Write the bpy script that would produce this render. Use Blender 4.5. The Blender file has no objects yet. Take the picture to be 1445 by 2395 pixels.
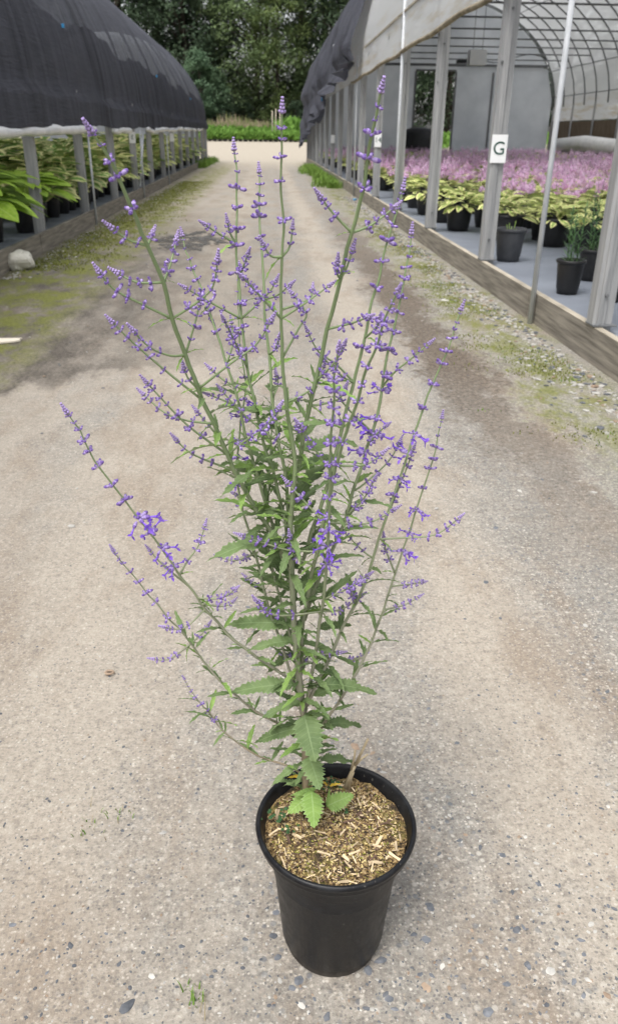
import bpy, bmesh, math, random
from mathutils import Vector, Matrix, Quaternion, noise
R = math.radians
rnd = random.Random(7)
S = bpy.context.scene
COL = S.collection

# ------------------------------------------------------------------ camera
PW, PH, PF = 1445., 2395., 1830.          # photograph size and focal length in its pixels
CAM = Vector((0, 0, 1.3))
PITCH, YAW, ROLL = R(25.7), R(3.0), R(.7)
FW = Vector((math.sin(YAW)*math.cos(PITCH), math.cos(YAW)*math.cos(PITCH), -math.sin(PITCH)))
r0 = Vector((math.cos(YAW), -math.sin(YAW), 0)); u0 = r0.cross(FW)
RT = r0*math.cos(ROLL) + u0*math.sin(ROLL); UP = RT.cross(FW)
cd = bpy.data.cameras.new('camera'); cam = bpy.data.objects.new('camera', cd); COL.objects.link(cam)
cam.matrix_world = Matrix(((RT.x, UP.x, -FW.x, CAM.x), (RT.y, UP.y, -FW.y, CAM.y), (RT.z, UP.z, -FW.z, CAM.z), (0, 0, 0, 1)))
cd.sensor_fit = 'VERTICAL'; cd.sensor_height = 24; cd.lens = 24*PF/PH
cd.clip_start = .05; cd.clip_end = 2000
cd.dof.use_dof = True; cd.dof.focus_distance = 1.16; cd.dof.aperture_fstop = 6
S.camera = cam
def ray(x, y): return FW + RT*((x-PW/2)/PF) - UP*((y-PH/2)/PF)
def atY(x, y, Y): d = ray(x, y); return CAM + d*(Y/d.y)
def gp(x, y, z=0.): d = ray(x, y); return CAM + d*((z-CAM.z)/d.z)

# ------------------------------------------------------------------ world, sun, exposure
SUN_EL, SUN_AZ = R(62), R(215)             # azimuth clockwise from +Y: high, behind the camera to the left
w = bpy.data.worlds.new('World'); S.world = w; w.use_nodes = True
nt = w.node_tree; nt.nodes.clear()
sky = nt.nodes.new('ShaderNodeTexSky'); sky.sky_type = 'NISHITA'; sky.sun_disc = False
sky.sun_elevation = SUN_EL; sky.sun_rotation = SUN_AZ; sky.dust_density = 4; sky.air_density = 1.2
hs = nt.nodes.new('ShaderNodeHueSaturation'); hs.inputs['Saturation'].default_value = .22
bg = nt.nodes.new('ShaderNodeBackground'); bg.inputs[1].default_value = .15
wo = nt.nodes.new('ShaderNodeOutputWorld')
nt.links.new(sky.outputs[0], hs.inputs['Color']); nt.links.new(hs.outputs[0], bg.inputs[0]); nt.links.new(bg.outputs[0], wo.inputs[0])
ld = bpy.data.lights.new('sun', 'SUN'); ld.energy = 1.5; ld.angle = R(25); ld.color = (1, .97, .92)
lo = bpy.data.objects.new('sun', ld); COL.objects.link(lo)
sd = Vector((math.sin(SUN_AZ)*math.cos(SUN_EL), math.cos(SUN_AZ)*math.cos(SUN_EL), math.sin(SUN_EL)))
lo.rotation_euler = (-sd).to_track_quat('-Z', 'Y').to_euler(); lo.location = (-3, -3, 9)
vs = S.view_settings; vs.view_transform = 'Standard'; vs.look = 'None'; vs.exposure = .74; vs.gamma = 1; vs.use_curve_mapping = False
S.cycles.max_bounces = 8; S.cycles.transparent_max_bounces = 12

# ------------------------------------------------------------------ helpers
class MB:
    def __init__(s): s.v = []; s.f = []; s.m = []; s.uv = []
    def add(s, vs, fs, m=0, uv=None):
        o = len(s.v); s.v += [tuple(p) for p in vs]
        for f in fs: s.f.append(tuple(i+o for i in f)); s.m.append(m)
        s.uv += uv if uv else [(0., 0.)]*len(vs)
    def box(s, c, d, m=0, rz=0., tilt=0.):
        c = Vector(c); q = Matrix.Rotation(rz, 3, 'Z') @ Matrix.Rotation(tilt, 3, 'Y')
        vs = [c + q @ Vector((sx*d[0]/2, sy*d[1]/2, sz*d[2]/2)) for sx in (-1, 1) for sy in (-1, 1) for sz in (-1, 1)]
        s.add(vs, [(0, 1, 3, 2), (4, 6, 7, 5), (0, 4, 5, 1), (2, 3, 7, 6), (0, 2, 6, 4), (1, 5, 7, 3)], m)
    def tube(s, pts, rad, n=8, m=0, cap=True):
        pts = [Vector(p) for p in pts]
        if not hasattr(rad, '__len__'): rad = [rad]*len(pts)
        vs = []; a = None
        for i, p in enumerate(pts):
            t = (pts[min(i+1, len(pts)-1)] - pts[max(i-1, 0)]).normalized()
            if a is None: a = t.orthogonal().normalized()
            a = (a - t*a.dot(t)).normalized(); b = t.cross(a)
            for k in range(n):
                an = 2*math.pi*k/n; vs.append(p + (a*math.cos(an) + b*math.sin(an))*rad[i])
        fs = [(i*n+k, i*n+(k+1) % n, (i+1)*n+(k+1) % n, (i+1)*n+k) for i in range(len(pts)-1) for k in range(n)]
        if cap: fs += [tuple(range(n))[::-1], tuple((len(pts)-1)*n+k for k in range(n))]
        s.add(vs, fs, m)
    def lathe(s, prof, n=32, m=0, c=(0, 0, 0)):
        vs = [(c[0]+r*math.cos(2*math.pi*k/n), c[1]+r*math.sin(2*math.pi*k/n), c[2]+z) for r, z in prof for k in range(n)]
        s.add(vs, [(i*n+k, i*n+(k+1) % n, (i+1)*n+(k+1) % n, (i+1)*n+k) for i in range(len(prof)-1) for k in range(n)], m)
    def mb(s, o, M):
        s_o = len(s.v); s.v += [tuple(M @ Vector(p)) for p in o.v]; s.uv += o.uv
        s.f += [tuple(i+s_o for i in f) for f in o.f]; s.m += o.m
    def mesh(s, name, mats, smooth=True):
        me = bpy.data.meshes.new(name); me.from_pydata(s.v, [], s.f)
        for m in (mats if isinstance(mats, (list, tuple)) else [mats]): me.materials.append(m)
        me.polygons.foreach_set('material_index', s.m); me.polygons.foreach_set('use_smooth', [smooth]*len(s.f))
        if any(u != (0., 0.) for u in s.uv):
            l = me.uv_layers.new(name='uv'); idx = [0]*len(me.loops); me.loops.foreach_get('vertex_index', idx)
            l.data.foreach_set('uv', [c for i in idx for c in s.uv[i]])
        me.update(); return me
def link(name, data, parent=None, M=None):
    o = bpy.data.objects.new(name, data); COL.objects.link(o)
    if parent: o.parent = parent
    if M is not None: o.matrix_basis = M
    return o
def tag(o, label=None, cat=None, group=None, kind=None):
    if label: o['label'] = label
    if cat: o['category'] = cat
    if group: o['group'] = group
    if kind: o['kind'] = kind
    return o
def empty(name, loc, rz=0.):
    o = bpy.data.objects.new(name, None); COL.objects.link(o); o.location = loc; o.rotation_euler = (0, 0, rz); o.empty_display_size = .1; return o
def copy_tree(o, parent=None):
    c = o.copy(); COL.objects.link(c); c.parent = parent
    for ch in o.children: copy_tree(ch, c)
    return c
def nz(p, s=1., o=0.): return noise.noise(Vector((p[0]*s+o, p[1]*s-o, p[2]*s+2*o)))

# ---- materials
class N:
    def __init__(s, name):
        s.m = bpy.data.materials.new(name); s.m.use_nodes = True; s.t = s.m.node_tree; s.b = s.t.nodes['Principled BSDF']; s.out = s.t.nodes['Material Output']
    def n(s, typ, **k):
        x = s.t.nodes.new('ShaderNode'+typ)
        for a, b in k.items():
            if a.startswith('i_'): x.inputs[a[2:].replace('_', ' ')].default_value = b
            else: setattr(x, a, b)
        return x
    def l(s, a, b): s.t.links.new(a, b)
    def pos(s, scale=(1, 1, 1), obj=False):
        mp = s.n('Mapping'); mp.inputs['Scale'].default_value = scale
        s.l(s.n('TexCoord').outputs['Object'] if obj else s.n('NewGeometry').outputs['Position'], mp.inputs[0]); return mp.outputs[0]
    def noise(s, vec, scale, detail=4, rough=.55):
        x = s.n('TexNoise'); x.inputs['Scale'].default_value = scale; x.inputs['Detail'].default_value = detail; x.inputs['Roughness'].default_value = rough
        s.l(vec, x.inputs['Vector']); return x.outputs['Fac']
    def ramp(s, fac, stops):
        x = s.n('ValToRGB'); e = x.color_ramp.elements
        e.remove(e[1]); e[0].position = stops[0][0]
        for p, c in stops[1:]: e.new(p)
        for i, (p, c) in enumerate(stops): e[i].color = tuple(c)+(1,) if hasattr(c, '__len__') else (c, c, c, 1)
        s.l(fac, x.inputs[0]); return x.outputs[0]
    def mix(s, fac, a, b, bt='MIX'):
        x = s.n('Mix', data_type='RGBA', blend_type=bt)
        for i, q in ((0, fac), (6, a), (7, b)):
            if hasattr(q, 'is_linked'): s.l(q, x.inputs[i])
            elif i == 0: x.inputs[0].default_value = q
            else: x.inputs[i].default_value = tuple(q)+(1,)
        return x.outputs[2]
    def math(s, op, a, b=0., c=None):
        x = s.n('Math', operation=op)
        for i, q in enumerate((a, b, c)):
            if q is None: continue
            if hasattr(q, 'is_linked'): s.l(q, x.inputs[i])
            else: x.inputs[i].default_value = q
        return x.outputs[0]
    def bump(s, h, st, dist=.01):
        x = s.n('Bump'); x.inputs['Strength'].default_value = st; x.inputs['Distance'].default_value = dist
        s.l(h, x.inputs['Height']); s.l(x.outputs[0], s.b.inputs['Normal'])
    def col(s, c): s.l(c, s.b.inputs['Base Color'])
    def rough(s, v): s.b.inputs['Roughness'].default_value = v
def mat(name, c1, c2=None, scale=8., rough=.8, bump=0., bdist=.004, sc3=(1, 1, 1), obj=False, perobj=0., spec=.3, transl=0., backc=None):
    x = N(name); x.rough(rough); x.b.inputs['Specular IOR Level'].default_value = spec
    c2 = c2 or c1; v = x.pos(sc3, obj); f = x.noise(v, scale)
    c = x.mix(x.ramp(f, [(.32, 0.), (.68, 1.)]), c1, c2)
    if perobj:
        h = x.n('HueSaturation'); oi = x.n('ObjectInfo')
        x.l(x.math('MULTIPLY_ADD', oi.outputs['Random'], perobj, 1-perobj/2), h.inputs['Value']); x.l(c, h.inputs['Color']); c = h.outputs[0]
    if backc:
        g = x.n('NewGeometry'); c = x.mix(g.outputs['Backfacing'], c, backc)
    x.col(c)
    if bump: x.bump(x.noise(v, scale*2.5, 6), bump, bdist)
    if transl:
        t = x.n('BsdfTranslucent'); x.l(c, t.inputs[0]); ms = x.n('MixShader'); ms.inputs[0].default_value = transl
        x.l(x.b.outputs[0], ms.inputs[1]); x.l(t.outputs[0], ms.inputs[2]); x.l(ms.outputs[0], x.out.inputs[0])
    return x.m

def leafmat(name, c1, c2, back, vein, nv=9., edge=None, ew=.6, scale=25., transl=.25, perobj=.35, rim=False):
    x = N(name); x.rough(.6); x.b.inputs['Specular IOR Level'].default_value = .25
    uv = x.n('UVMap'); sp = x.n('SeparateXYZ'); x.l(uv.outputs[0], sp.inputs[0])
    au = x.math('ABSOLUTE', sp.outputs[0])
    f = x.noise(x.pos(), scale); c = x.mix(x.ramp(f, [(.3, 0.), (.7, 1.)]), c1, c2)
    if edge:
        e = x.math('ADD', au, x.math('MULTIPLY', x.math('SUBTRACT', x.noise(x.pos(), 30), .5), .9))
        c = x.mix(x.ramp(e, [(ew-.04, 0.), (ew+.04, 1.)]), c, edge)
    vv = x.math('FRACT', x.math('SUBTRACT', x.math('MULTIPLY', sp.outputs[1], nv), x.math('MULTIPLY', au, .8)))
    ve = x.math('ABSOLUTE', x.math('SUBTRACT', vv, .5))
    vl = x.ramp(ve, [(0., 1.), (.09, 0.)]); mr = x.ramp(au, [(.03, .8), (.08, 0.)])
    vm = x.math('MAXIMUM', x.math('MULTIPLY', vl, .45), mr)
    if rim: vm = x.math('MAXIMUM', vm, x.ramp(au, [(.84, 0.), (.95, .8)]))
    c = x.mix(vm, c, vein)
    if perobj:
        h = x.n('HueSaturation'); oi = x.n('ObjectInfo')
        x.l(x.math('MULTIPLY_ADD', oi.outputs['Random'], perobj, 1-perobj/2), h.inputs['Value']); x.l(c, h.inputs['Color']); c = h.outputs[0]
    g = x.n('NewGeometry'); c = x.mix(g.outputs['Backfacing'], c, back)
    x.col(c); x.bump(ve, .5, .0015)
    if transl:
        t = x.n('BsdfTranslucent'); x.l(c, t.inputs[0]); ms = x.n('MixShader'); ms.inputs[0].default_value = transl
        x.l(x.b.outputs[0], ms.inputs[1]); x.l(t.outputs[0], ms.inputs[2]); x.l(ms.outputs[0], x.out.inputs[0])
    return x.m

M = {}
M['galv'] = mat('weathered grey post', (.22, .225, .23), (.36, .36, .36), 3., .6, .25, .004, (9, 9, .7), spec=.4)
M['pole'] = mat('galvanised conduit', (.42, .44, .46), (.55, .57, .6), 6., .4, sc3=(4, 4, 1), spec=.6)
M['hoop'] = mat('hoop steel', (.10, .105, .11), (.17, .175, .18), 5., .5)
M['plank'] = mat('weathered plank', (.14, .125, .105), (.31, .28, .235), 2.6, .9, .6, .006, (6, .8, 14))
M['planktop'] = mat('sawn plank edge', (.27, .24, .19), (.46, .41, .33), 3., .9, .4, .005, (5, 1, 5))
M['fabric'] = mat('weed fabric', (.15, .165, .195), (.20, .22, .255), 1.6, .75, .25, .004)
M['blackpot'] = mat('black nursery pot', (.012, .012, .013), (.022, .022, .023), 14., .42, .12, .002, spec=.45)
M['soil'] = mat('potting soil', (.10, .065, .035), (.32, .21, .10), 60., .95, 1., .01)
M['white'] = mat('white sign board', (.74, .75, .76), (.8, .8, .8), 4., .5)
M['ink'] = mat('dark green lettering', (.012, .06, .045), rough=.6)
M['rolled'] = mat('rolled white plastic', (.62, .63, .64), (.8, .8, .8), 5., .35, .5, .02, spec=.5)
M['end'] = mat('end wall sheet', (.42, .45, .49), (.55, .58, .62), .8, .6, transl=.4)
M['dark'] = mat('dark doorway machine', (.02, .022, .025), (.04, .04, .045), 3., .5)
M['rust'] = mat('brown boards', (.10, .075, .05), (.17, .13, .09), 2., .9, sc3=(1, 4, 1))
M['bluestrap'] = mat('blue clip', (.03, .2, .4), rough=.5)

def plastic():
    x = N('greenhouse poly sheet'); x.rough(.35); x.b.inputs['Specular IOR Level'].default_value = .4
    v = x.pos((.6, .25, 2.5)); d = x.ramp(x.noise(v, 2.2, 6, .7), [(.47, 0.), (.68, .9)])
    sp = x.n('SeparateXYZ'); x.l(x.n('NewGeometry').outputs['Position'], sp.inputs[0])
    low = x.ramp(x.math('MULTIPLY', x.math('SUBTRACT', sp.outputs[2], 2.4), 1.), [(.0, .9), (.75, .25), (.85, .0)])
    c = x.mix(x.math('MULTIPLY', d, low), (.88, .89, .90), (.60, .47, .25)); x.col(c)
    x.bump(x.noise(x.pos((1, .35, 1)), 3., 4), .5, .04)
    t = x.n('BsdfTranslucent'); x.l(c, t.inputs[0]); ms = x.n('MixShader'); ms.inputs[0].default_value = .36
    x.l(x.b.outputs[0], ms.inputs[1]); x.l(t.outputs[0], ms.inputs[2])
    tr = x.n('BsdfTransparent'); m2 = x.n('MixShader'); m2.inputs[0].default_value = .27; x.l(ms.outputs[0], m2.inputs[1]); x.l(tr.outputs[0], m2.inputs[2]); x.l(m2.outputs[0], x.out.inputs[0]); return x.m
M['poly'] = plastic()
def cloth(name, a, b, open_):
    x = N(name); x.rough(.8); x.b.inputs['Specular IOR Level'].default_value = .15
    c = x.mix(x.noise(x.pos((1, .5, .5)), 1.3, 5), a, b)
    c = x.mix(x.ramp(x.noise(x.pos((3, .6, 14)), 3., 5), [(.35, 0.), (.7, .45)]), c, tuple(min(1, q*1.5) for q in b))
    c = x.mix(x.ramp(x.noise(x.pos((.25, 2.2, .22)), 1.6, 6, .7), [(.44, 0.), (.64, .42)]), c, tuple(q*1.8 for q in b)); c = x.mix(x.ramp(x.noise(x.pos((.25, 3.1, .15)), 1.1, 5, .7), [(.34, .6), (.46, 0.)]), c, tuple(q*.4 for q in a)); x.col(c)  # streaks paint the light and shade of folds into the cloth colour
    x.bump(x.math('ADD', x.noise(x.pos((1.5, 1.6, .5)), 3., 7, .65), x.math('MULTIPLY', x.noise(x.pos((1.5, .8, 8)), 5., 5), .4)), .8, .06)
    t = x.n('BsdfTranslucent'); x.l(c, t.inputs[0]); ms = x.n('MixShader'); ms.inputs[0].default_value = .2
    x.l(x.b.outputs[0], ms.inputs[1]); x.l(t.outputs[0], ms.inputs[2])
    tr = x.n('BsdfTransparent'); m2 = x.n('MixShader'); m2.inputs[0].default_value = open_; x.l(ms.outputs[0], m2.inputs[1]); x.l(tr.outputs[0], m2.inputs[2]); x.l(m2.outputs[0], x.out.inputs[0]); return x.m
M['cloth'] = cloth('sky lightened shade cloth', (.080, .083, .102), (.108, .111, .132), .20)  # upper layer coloured paler than the skirt to carry sky light
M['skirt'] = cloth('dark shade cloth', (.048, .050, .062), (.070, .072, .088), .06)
M['hosta'] = leafmat('green hosta leaf', (.19, .34, .03), (.36, .52, .06), (.28, .42, .10), (.42, .56, .14), 0.)
M['hostav'] = leafmat('variegated hosta leaf', (.11, .23, .05), (.20, .35, .08), (.26, .38, .12), (.22, .38, .1), 0., (.78, .74, .38), .5)
M['hostay'] = leafmat('yellow margined leaf', (.24, .38, .08), (.38, .52, .12), (.42, .5, .2), (.3, .45, .12), 0., (.86, .82, .38), .36)
M['pink'] = mat('pink flower', (.92, .60, .88), (.95, .76, .93), 20., .7, transl=.3, perobj=.2)
M['spiky'] = mat('narrow green leaf', (.08, .16, .07), (.14, .26, .10), 20., .6, transl=.2)
M['sageleaf'] = leafmat('sage leaf', (.105, .162, .064), (.18, .252, .102), (.28, .35, .20), (.21, .29, .135), 9., rim=True)
M['sageold'] = leafmat('fresh green leaf', (.16, .27, .065), (.25, .375, .10), (.31, .40, .2), (.3, .42, .17), 8., rim=True)
M['sageyel'] = leafmat('yellowed leaf', (.55, .33, .03), (.62, .45, .06), (.5, .4, .1), (.6, .5, .1), 8.)
def stemmat():
    x = N('sage stem'); x.rough(.65)
    sp = x.n('SeparateXYZ'); x.l(x.n('NewGeometry').outputs['Position'], sp.inputs[0])
    f = x.math('ADD', sp.outputs[2], x.math('MULTIPLY', x.math('SUBTRACT', x.noise(x.pos((1, 1, .3)), 40), .5), .25))
    c = x.ramp(f, [(.30, (.27, .20, .13)), (.52, (.26, .25, .19)), (.85, (.22, .27, .14)), (1.05, (.19, .255, .12))]); x.col(c)
    x.bump(x.noise(x.pos((60, 60, 4)), 6.), .4, .001); return x.m
M['stem'] = stemmat()
M['calyx'] = mat('lavender calyx', (.27, .20, .43), (.40, .315, .56), 500., .85, perobj=.25)
M['budtip'] = mat('violet bud', (.12, .07, .27), (.20, .125, .38), 400., .7)
M['tipbud'] = mat('grey mauve bud', (.21, .17, .25), (.32, .26, .36), 500., .9)
M['petal'] = mat('violet petal', (.22, .10, .66), (.32, .18, .76), 300., .6, transl=.3)
M['chipA'] = mat('pale wood chip', (.42, .31, .18), (.66, .54, .37), 80., .85, perobj=.9, obj=True)
M['chipB'] = mat('golden crumb', (.46, .33, .12), (.66, .54, .27), 90., .9)
M['chipC'] = mat('dark bark', (.08, .05, .035), (.16, .10, .07), 60., .9)
M['moss'] = mat('olive moss', (.17, .19, .03), (.30, .30, .06), 60., .95)
M['stA'] = mat('blue grey stone', (.085, .092, .105), (.17, .178, .195), 60., .75, perobj=.5)
M['stB'] = mat('pale stone', (.36, .35, .33), (.52, .50, .46), 60., .85, perobj=.4)
M['stC'] = mat('brown stone', (.25, .18, .13), (.34, .26, .19), 60., .85, perobj=.4)
M['stD'] = mat('white rock', (.52, .50, .43), (.66, .64, .57), 10., .8, .6, .02)
M['grass'] = mat('short grass', (.10, .20, .03), (.20, .30, .06), 8., .8, transl=.2)
M['weed'] = mat('mossy weed', (.11, .13, .02), (.20, .21, .055), 4., .9)
M['drygrass'] = mat('dry seed grass', (.22, .19, .10), (.34, .27, .20), .6, .9)
M['bed'] = mat('bright green shrubs', (.10, .21, .035), (.17, .30, .055), 1.5, .8, transl=.25)
M['meadow'] = mat('meadow grass', (.13, .16, .06), (.2, .22, .09), .5, .9)
M['bark'] = mat('tree bark', (.05, .042, .035), (.09, .075, .06), 3., .9)
M['card'] = mat('weathered board scrap', (.60, .54, .44), (.68, .62, .52), 6., .85)

def groundmat():
    x = N('compacted gravel track'); x.b.inputs['Specular IOR Level'].default_value = .25
    P = x.n('NewGeometry').outputs['Position']; sp = x.n('SeparateXYZ'); x.l(P, sp.inputs[0]); X, Y = sp.outputs[0], sp.outputs[1]
    cen = lambda f: x.math('SUBTRACT', f, .5)
    mid = x.ramp(x.noise(P, 7., 7, .7), [(.3, 0.), (.7, 1.)]); fine = x.noise(P, 130., 4, .7); grain = x.noise(P, 48., 6, .75)
    wob = x.math('MULTIPLY', cen(x.noise(x.pos((1, .55, 1)), 2.1, 8, .74)), 1.0)
    rag = x.math('MULTIPLY', cen(x.noise(P, 14., 8, .8)), .8)
    xr = x.math('ADD', X, wob)
    # how gravelly the surface is: more to the right and in drifts; little in the worn wheel tracks
    wheel = x.math('MAXIMUM', x.ramp(x.math('ABSOLUTE', x.math('SUBTRACT', x.math('ADD', X, x.math('MULTIPLY', wob, .5)), .62)), [(.05, 1.), (.26, 0.)]),
                   x.ramp(x.math('ABSOLUTE', x.math('ADD', x.math('ADD', X, x.math('MULTIPLY', wob, .5)), .55)), [(.08, .8), (.34, 0.)]))
    gm = x.math('ADD', x.math('MULTIPLY', cen(x.noise(x.pos((1, .5, 1)), 1.9, 6, .66)), 3.2), x.math('MULTIPLY_ADD', X, .32, .42))
    gm = x.ramp(x.math('SUBTRACT', gm, x.math('MULTIPLY', wheel, .55)), [(.05, 0.), (.75, 1.)])
    c = x.mix(mid, (.268, .238, .200), (.355, .317, .268))
    c = x.mix(x.math('MULTIPLY', gm, .9), c, x.mix(mid, (.195, .19, .175), (.30, .287, .26)))
    c = x.mix(x.math('MULTIPLY', wheel, .5), c, (.41, .363, .30))
    c = x.mix(x.math('MULTIPLY', x.ramp(x.noise(x.pos((1, .35, 1)), 2.6, 7, .7), [(.48, 0.), (.62, .65)]), 1.), c, (.225, .175, .13))
    ga = x.math('MULTIPLY_ADD', gm, .4, .6)
    c = x.mix(x.math('MULTIPLY', x.ramp(grain, [(.36, .85), (.48, 0.)]), ga), c, (.145, .13, .118))
    c = x.mix(x.math('MULTIPLY', x.ramp(grain, [(.54, 0.), (.66, .65)]), ga), c, (.53, .49, .43))
    c = x.mix(x.math('MULTIPLY', x.ramp(fine, [(.36, .7), (.47, 0.)]), ga), c, (.13, .115, .10))
    c = x.mix(x.math('MULTIPLY', x.ramp(fine, [(.56, 0.), (.68, .6)]), ga), c, (.60, .55, .48))
    v = x.n('TexVoronoi'); v.inputs['Scale'].default_value = 62.; x.l(x.mix(.012, P, x.n('TexNoise').outputs['Color'], 'ADD'), v.inputs['Vector'])
    sv = x.n('SeparateColor'); x.l(v.outputs['Color'], sv.inputs[0])
    st = x.math('MULTIPLY', x.ramp(v.outputs['Distance'], [(.26, 1.), (.42, 0.)]), x.ramp(sv.outputs[0], [(.60, 0.), (.63, 1.)]))
    st = x.math('MULTIPLY', st, x.math('MULTIPLY_ADD', gm, .85, .15))
    v2 = x.n('TexVoronoi'); v2.inputs['Scale'].default_value = 150.; x.l(P, v2.inputs['Vector']); s2 = x.n('SeparateColor'); x.l(v2.outputs['Color'], s2.inputs[0])
    g2 = x.math('MULTIPLY', x.math('MULTIPLY', x.ramp(v2.outputs['Distance'], [(.3, 1.), (.5, 0.)]), x.ramp(s2.outputs[0], [(.5, 0.), (.53, 1.)])), ga)
    c = x.mix(x.math('MULTIPLY', g2, .85), c, x.ramp(s2.outputs[1], [(0., (.09, .09, .095)), (.4, (.19, .175, .155)), (.65, (.33, .28, .225)), (1., (.60, .56, .50))]))
    sc = x.ramp(sv.outputs[1], [(0., (.10, .11, .13)), (.35, (.20, .21, .215)), (.6, (.28, .23, .19)), (.85, (.5, .47, .42))])
    c = x.mix(x.math('MULTIPLY', st, .8), c, sc)
    # dark soil strip beside the right-hand kerb
    xm = x.math('ADD', xr, rag)
    mud = x.math('MULTIPLY', x.ramp(x.math('ABSOLUTE', x.math('SUBTRACT', xm, 1.15)), [(.12, 1.), (.27, 0.)]), x.ramp(x.math('MULTIPLY', Y, .05), [(.08, 0.), (.17, .6), (.24, .95), (.45, .9), (.75, .3), (1., 0.)]))
    mud = x.math('MULTIPLY', mud, x.ramp(x.noise(P, 26., 8, .8), [(.36, .6), (.52, 1.)]))
    soil = x.mix(x.ramp(grain, [(.38, 0.), (.62, 1.)]), (.045, .034, .026), (.175, .14, .108)); c = x.mix(mud, c, soil)
    # damp dark ground across the track, ragged near edge, reaching furthest at the left
    dy = x.math('ADD', x.math('ADD', Y, x.math('MULTIPLY', wob, 2.0)), x.math('ADD', x.math('MULTIPLY', rag, .7), x.math('MULTIPLY', X, -.55)))
    damp = x.math('MULTIPLY', x.ramp(x.math('MULTIPLY', dy, .05), [(.250, 0.), (.262, 1.), (.48, 1.), (.66, .65), (.88, 0.)]), x.ramp(x.math('MULTIPLY_ADD', xm, .2, .8), [(.30, 1.), (.54, .95), (.68, .5), (.95, 0.)]))
    dm = x.math('MULTIPLY', damp, x.ramp(x.noise(x.pos((1, .4, 1)), 4., 7, .75), [(.40, 1.), (.62, .45)]))
    c = x.mix(dm, c, x.mix(x.ramp(grain, [(.38, 0.), (.64, 1.)]), (.038, .032, .026), (.13, .113, .094)))
    # moss along both kerbs
    mo = x.ramp(x.noise(x.pos((1, .6, 1)), 3.4, 8, .8), [(.44, 0.), (.55, 1.)])
    lft = x.ramp(x.math('MULTIPLY', x.math('SUBTRACT', x.math('MULTIPLY', x.math('ADD', X, x.math('MULTIPLY', x.math('ADD', wob, rag), .6)), -1.), 1.0), .5), [(.20, 0.), (.38, 1.), (.76, 1.), (.83, .3)])
    rgt = x.ramp(x.math('MULTIPLY', x.math('SUBTRACT', xm, 1.0), .5), [(.17, 0.), (.27, .95), (.44, .75), (.53, .2)])
    nearoff = x.ramp(x.math('MULTIPLY', x.math('ADD', Y, wob), .05), [(.12, 0.), (.2, 1.)])
    ms = x.math('MULTIPLY', x.math('MULTIPLY', x.math('MAXIMUM', lft, rgt), mo), nearoff)
    c = x.mix(x.math('MULTIPLY', ms, .9), c, x.mix(x.ramp(grain, [(.36, 0.), (.64, 1.)]), (.065, .08, .012), (.215, .22, .045)))
    far = x.ramp(x.math('MULTIPLY', Y, .01), [(.34, 0.), (.46, 1.)]); c = x.mix(far, c, x.mix(mid, (.33, .29, .235), (.42, .375, .31)))
    x.col(c); x.l(x.math('SUBTRACT', .92, x.math('MULTIPLY', dm, .35)), x.b.inputs['Roughness'])
    h = x.math('ADD', x.math('MULTIPLY', fine, .5), x.math('ADD', x.math('MULTIPLY', grain, .9), x.math('MULTIPLY', st, .35)))
    x.bump(h, .75, .004); return x.m
M['ground'] = groundmat()

# ------------------------------------------------------------------ ground
def gz(y): 
    t = max(0., min(1., (y-46)/30.)); return .8*t*t*(3-2*t) + max(0., y-76)*.004
g = MB(); ys = [-30, -5, 0, 2, 4, 8, 15, 25, 35] + [40+2*i for i in range(22)] + [90, 110, 150, 250, 500, 900]; xs = [-600, -100, -30, -10, -3, 0, 3, 10, 30, 100, 600]
g.add([(x, y, gz(y)) for y in ys for x in xs], [(j*len(xs)+i, j*len(xs)+i+1, (j+1)*len(xs)+i+1, (j+1)*len(xs)+i) for j in range(len(ys)-1) for i in range(len(xs)-1)])
ground = tag(link('ground', g.mesh('ground', M['ground'])), 'beige compacted gravel track between the greenhouses', kind='structure')

def stone_mb(seed, flat=.5, n=9):
    r = random.Random(seed); b = bmesh.new(); bmesh.ops.create_icosphere(b, subdivisions=1, radius=1)
    o = MB(); ax = r.uniform(.42, .85)
    vs = []
    for v in b.verts:
        k = r.uniform(.66, 1.2); vs.append((v.co.x*k, v.co.y*k*ax, v.co.z*k*flat))
    o.add(vs, [tuple(v.index for v in f.verts) for f in b.faces]); b.free(); return o
SM = [stone_mb(i, .35) for i in range(5)]
stone_me = {}
for i, s in enumerate(SM):
    for k in 'ABC': stone_me[i, k] = s.mesh('stone', M['st'+k], False)
def hits_pot(p): return (p.x-.1)**2+(p.y-.94)**2 < .105**2
traced = [(640, 2190, 11, 'A'), (650, 2340-100, 10, 'A'), (697, 2293, 13, 'A'), (888, 2247, 18, 'A'), (862, 2270, 13, 'A'), (995, 2310, 14, 'C'), (300, 2352, 24, 'A'),
          (1207, 2174, 12, 'A'), (966, 2186, 10, 'A'), (995, 2196, 12, 'A'), (830, 1747, 17, 'C'), (870, 1762, 10, 'C'), (1010, 2282, 9, 'A'), (1140, 2366, 14, 'A'), (765, 2378, 14, 'A'),
          (1285, 2270, 12, 'B'), (1040, 702, 12, 'B'), (1420, 1835, 10, 'B'), (1258, 2068, 9, 'A'), (1230, 2255, 9, 'A'), (580, 1420, 8, 'A')]
def put_stone(x, y, px, k, r):
    p = gp(x, y); s = px*(p-CAM).length/PF
    o = link('stone', stone_me[r.randrange(5), k], ground, Matrix.Translation((p.x, p.y, s*.02)) @ Matrix.Rotation(r.uniform(0, 6.3), 4, 'Z') @ Matrix.Diagonal((s, s*r.uniform(.8, 1.1), s*.45, 1)))
for t in traced: put_stone(*t, rnd)
cnt = 0
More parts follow.
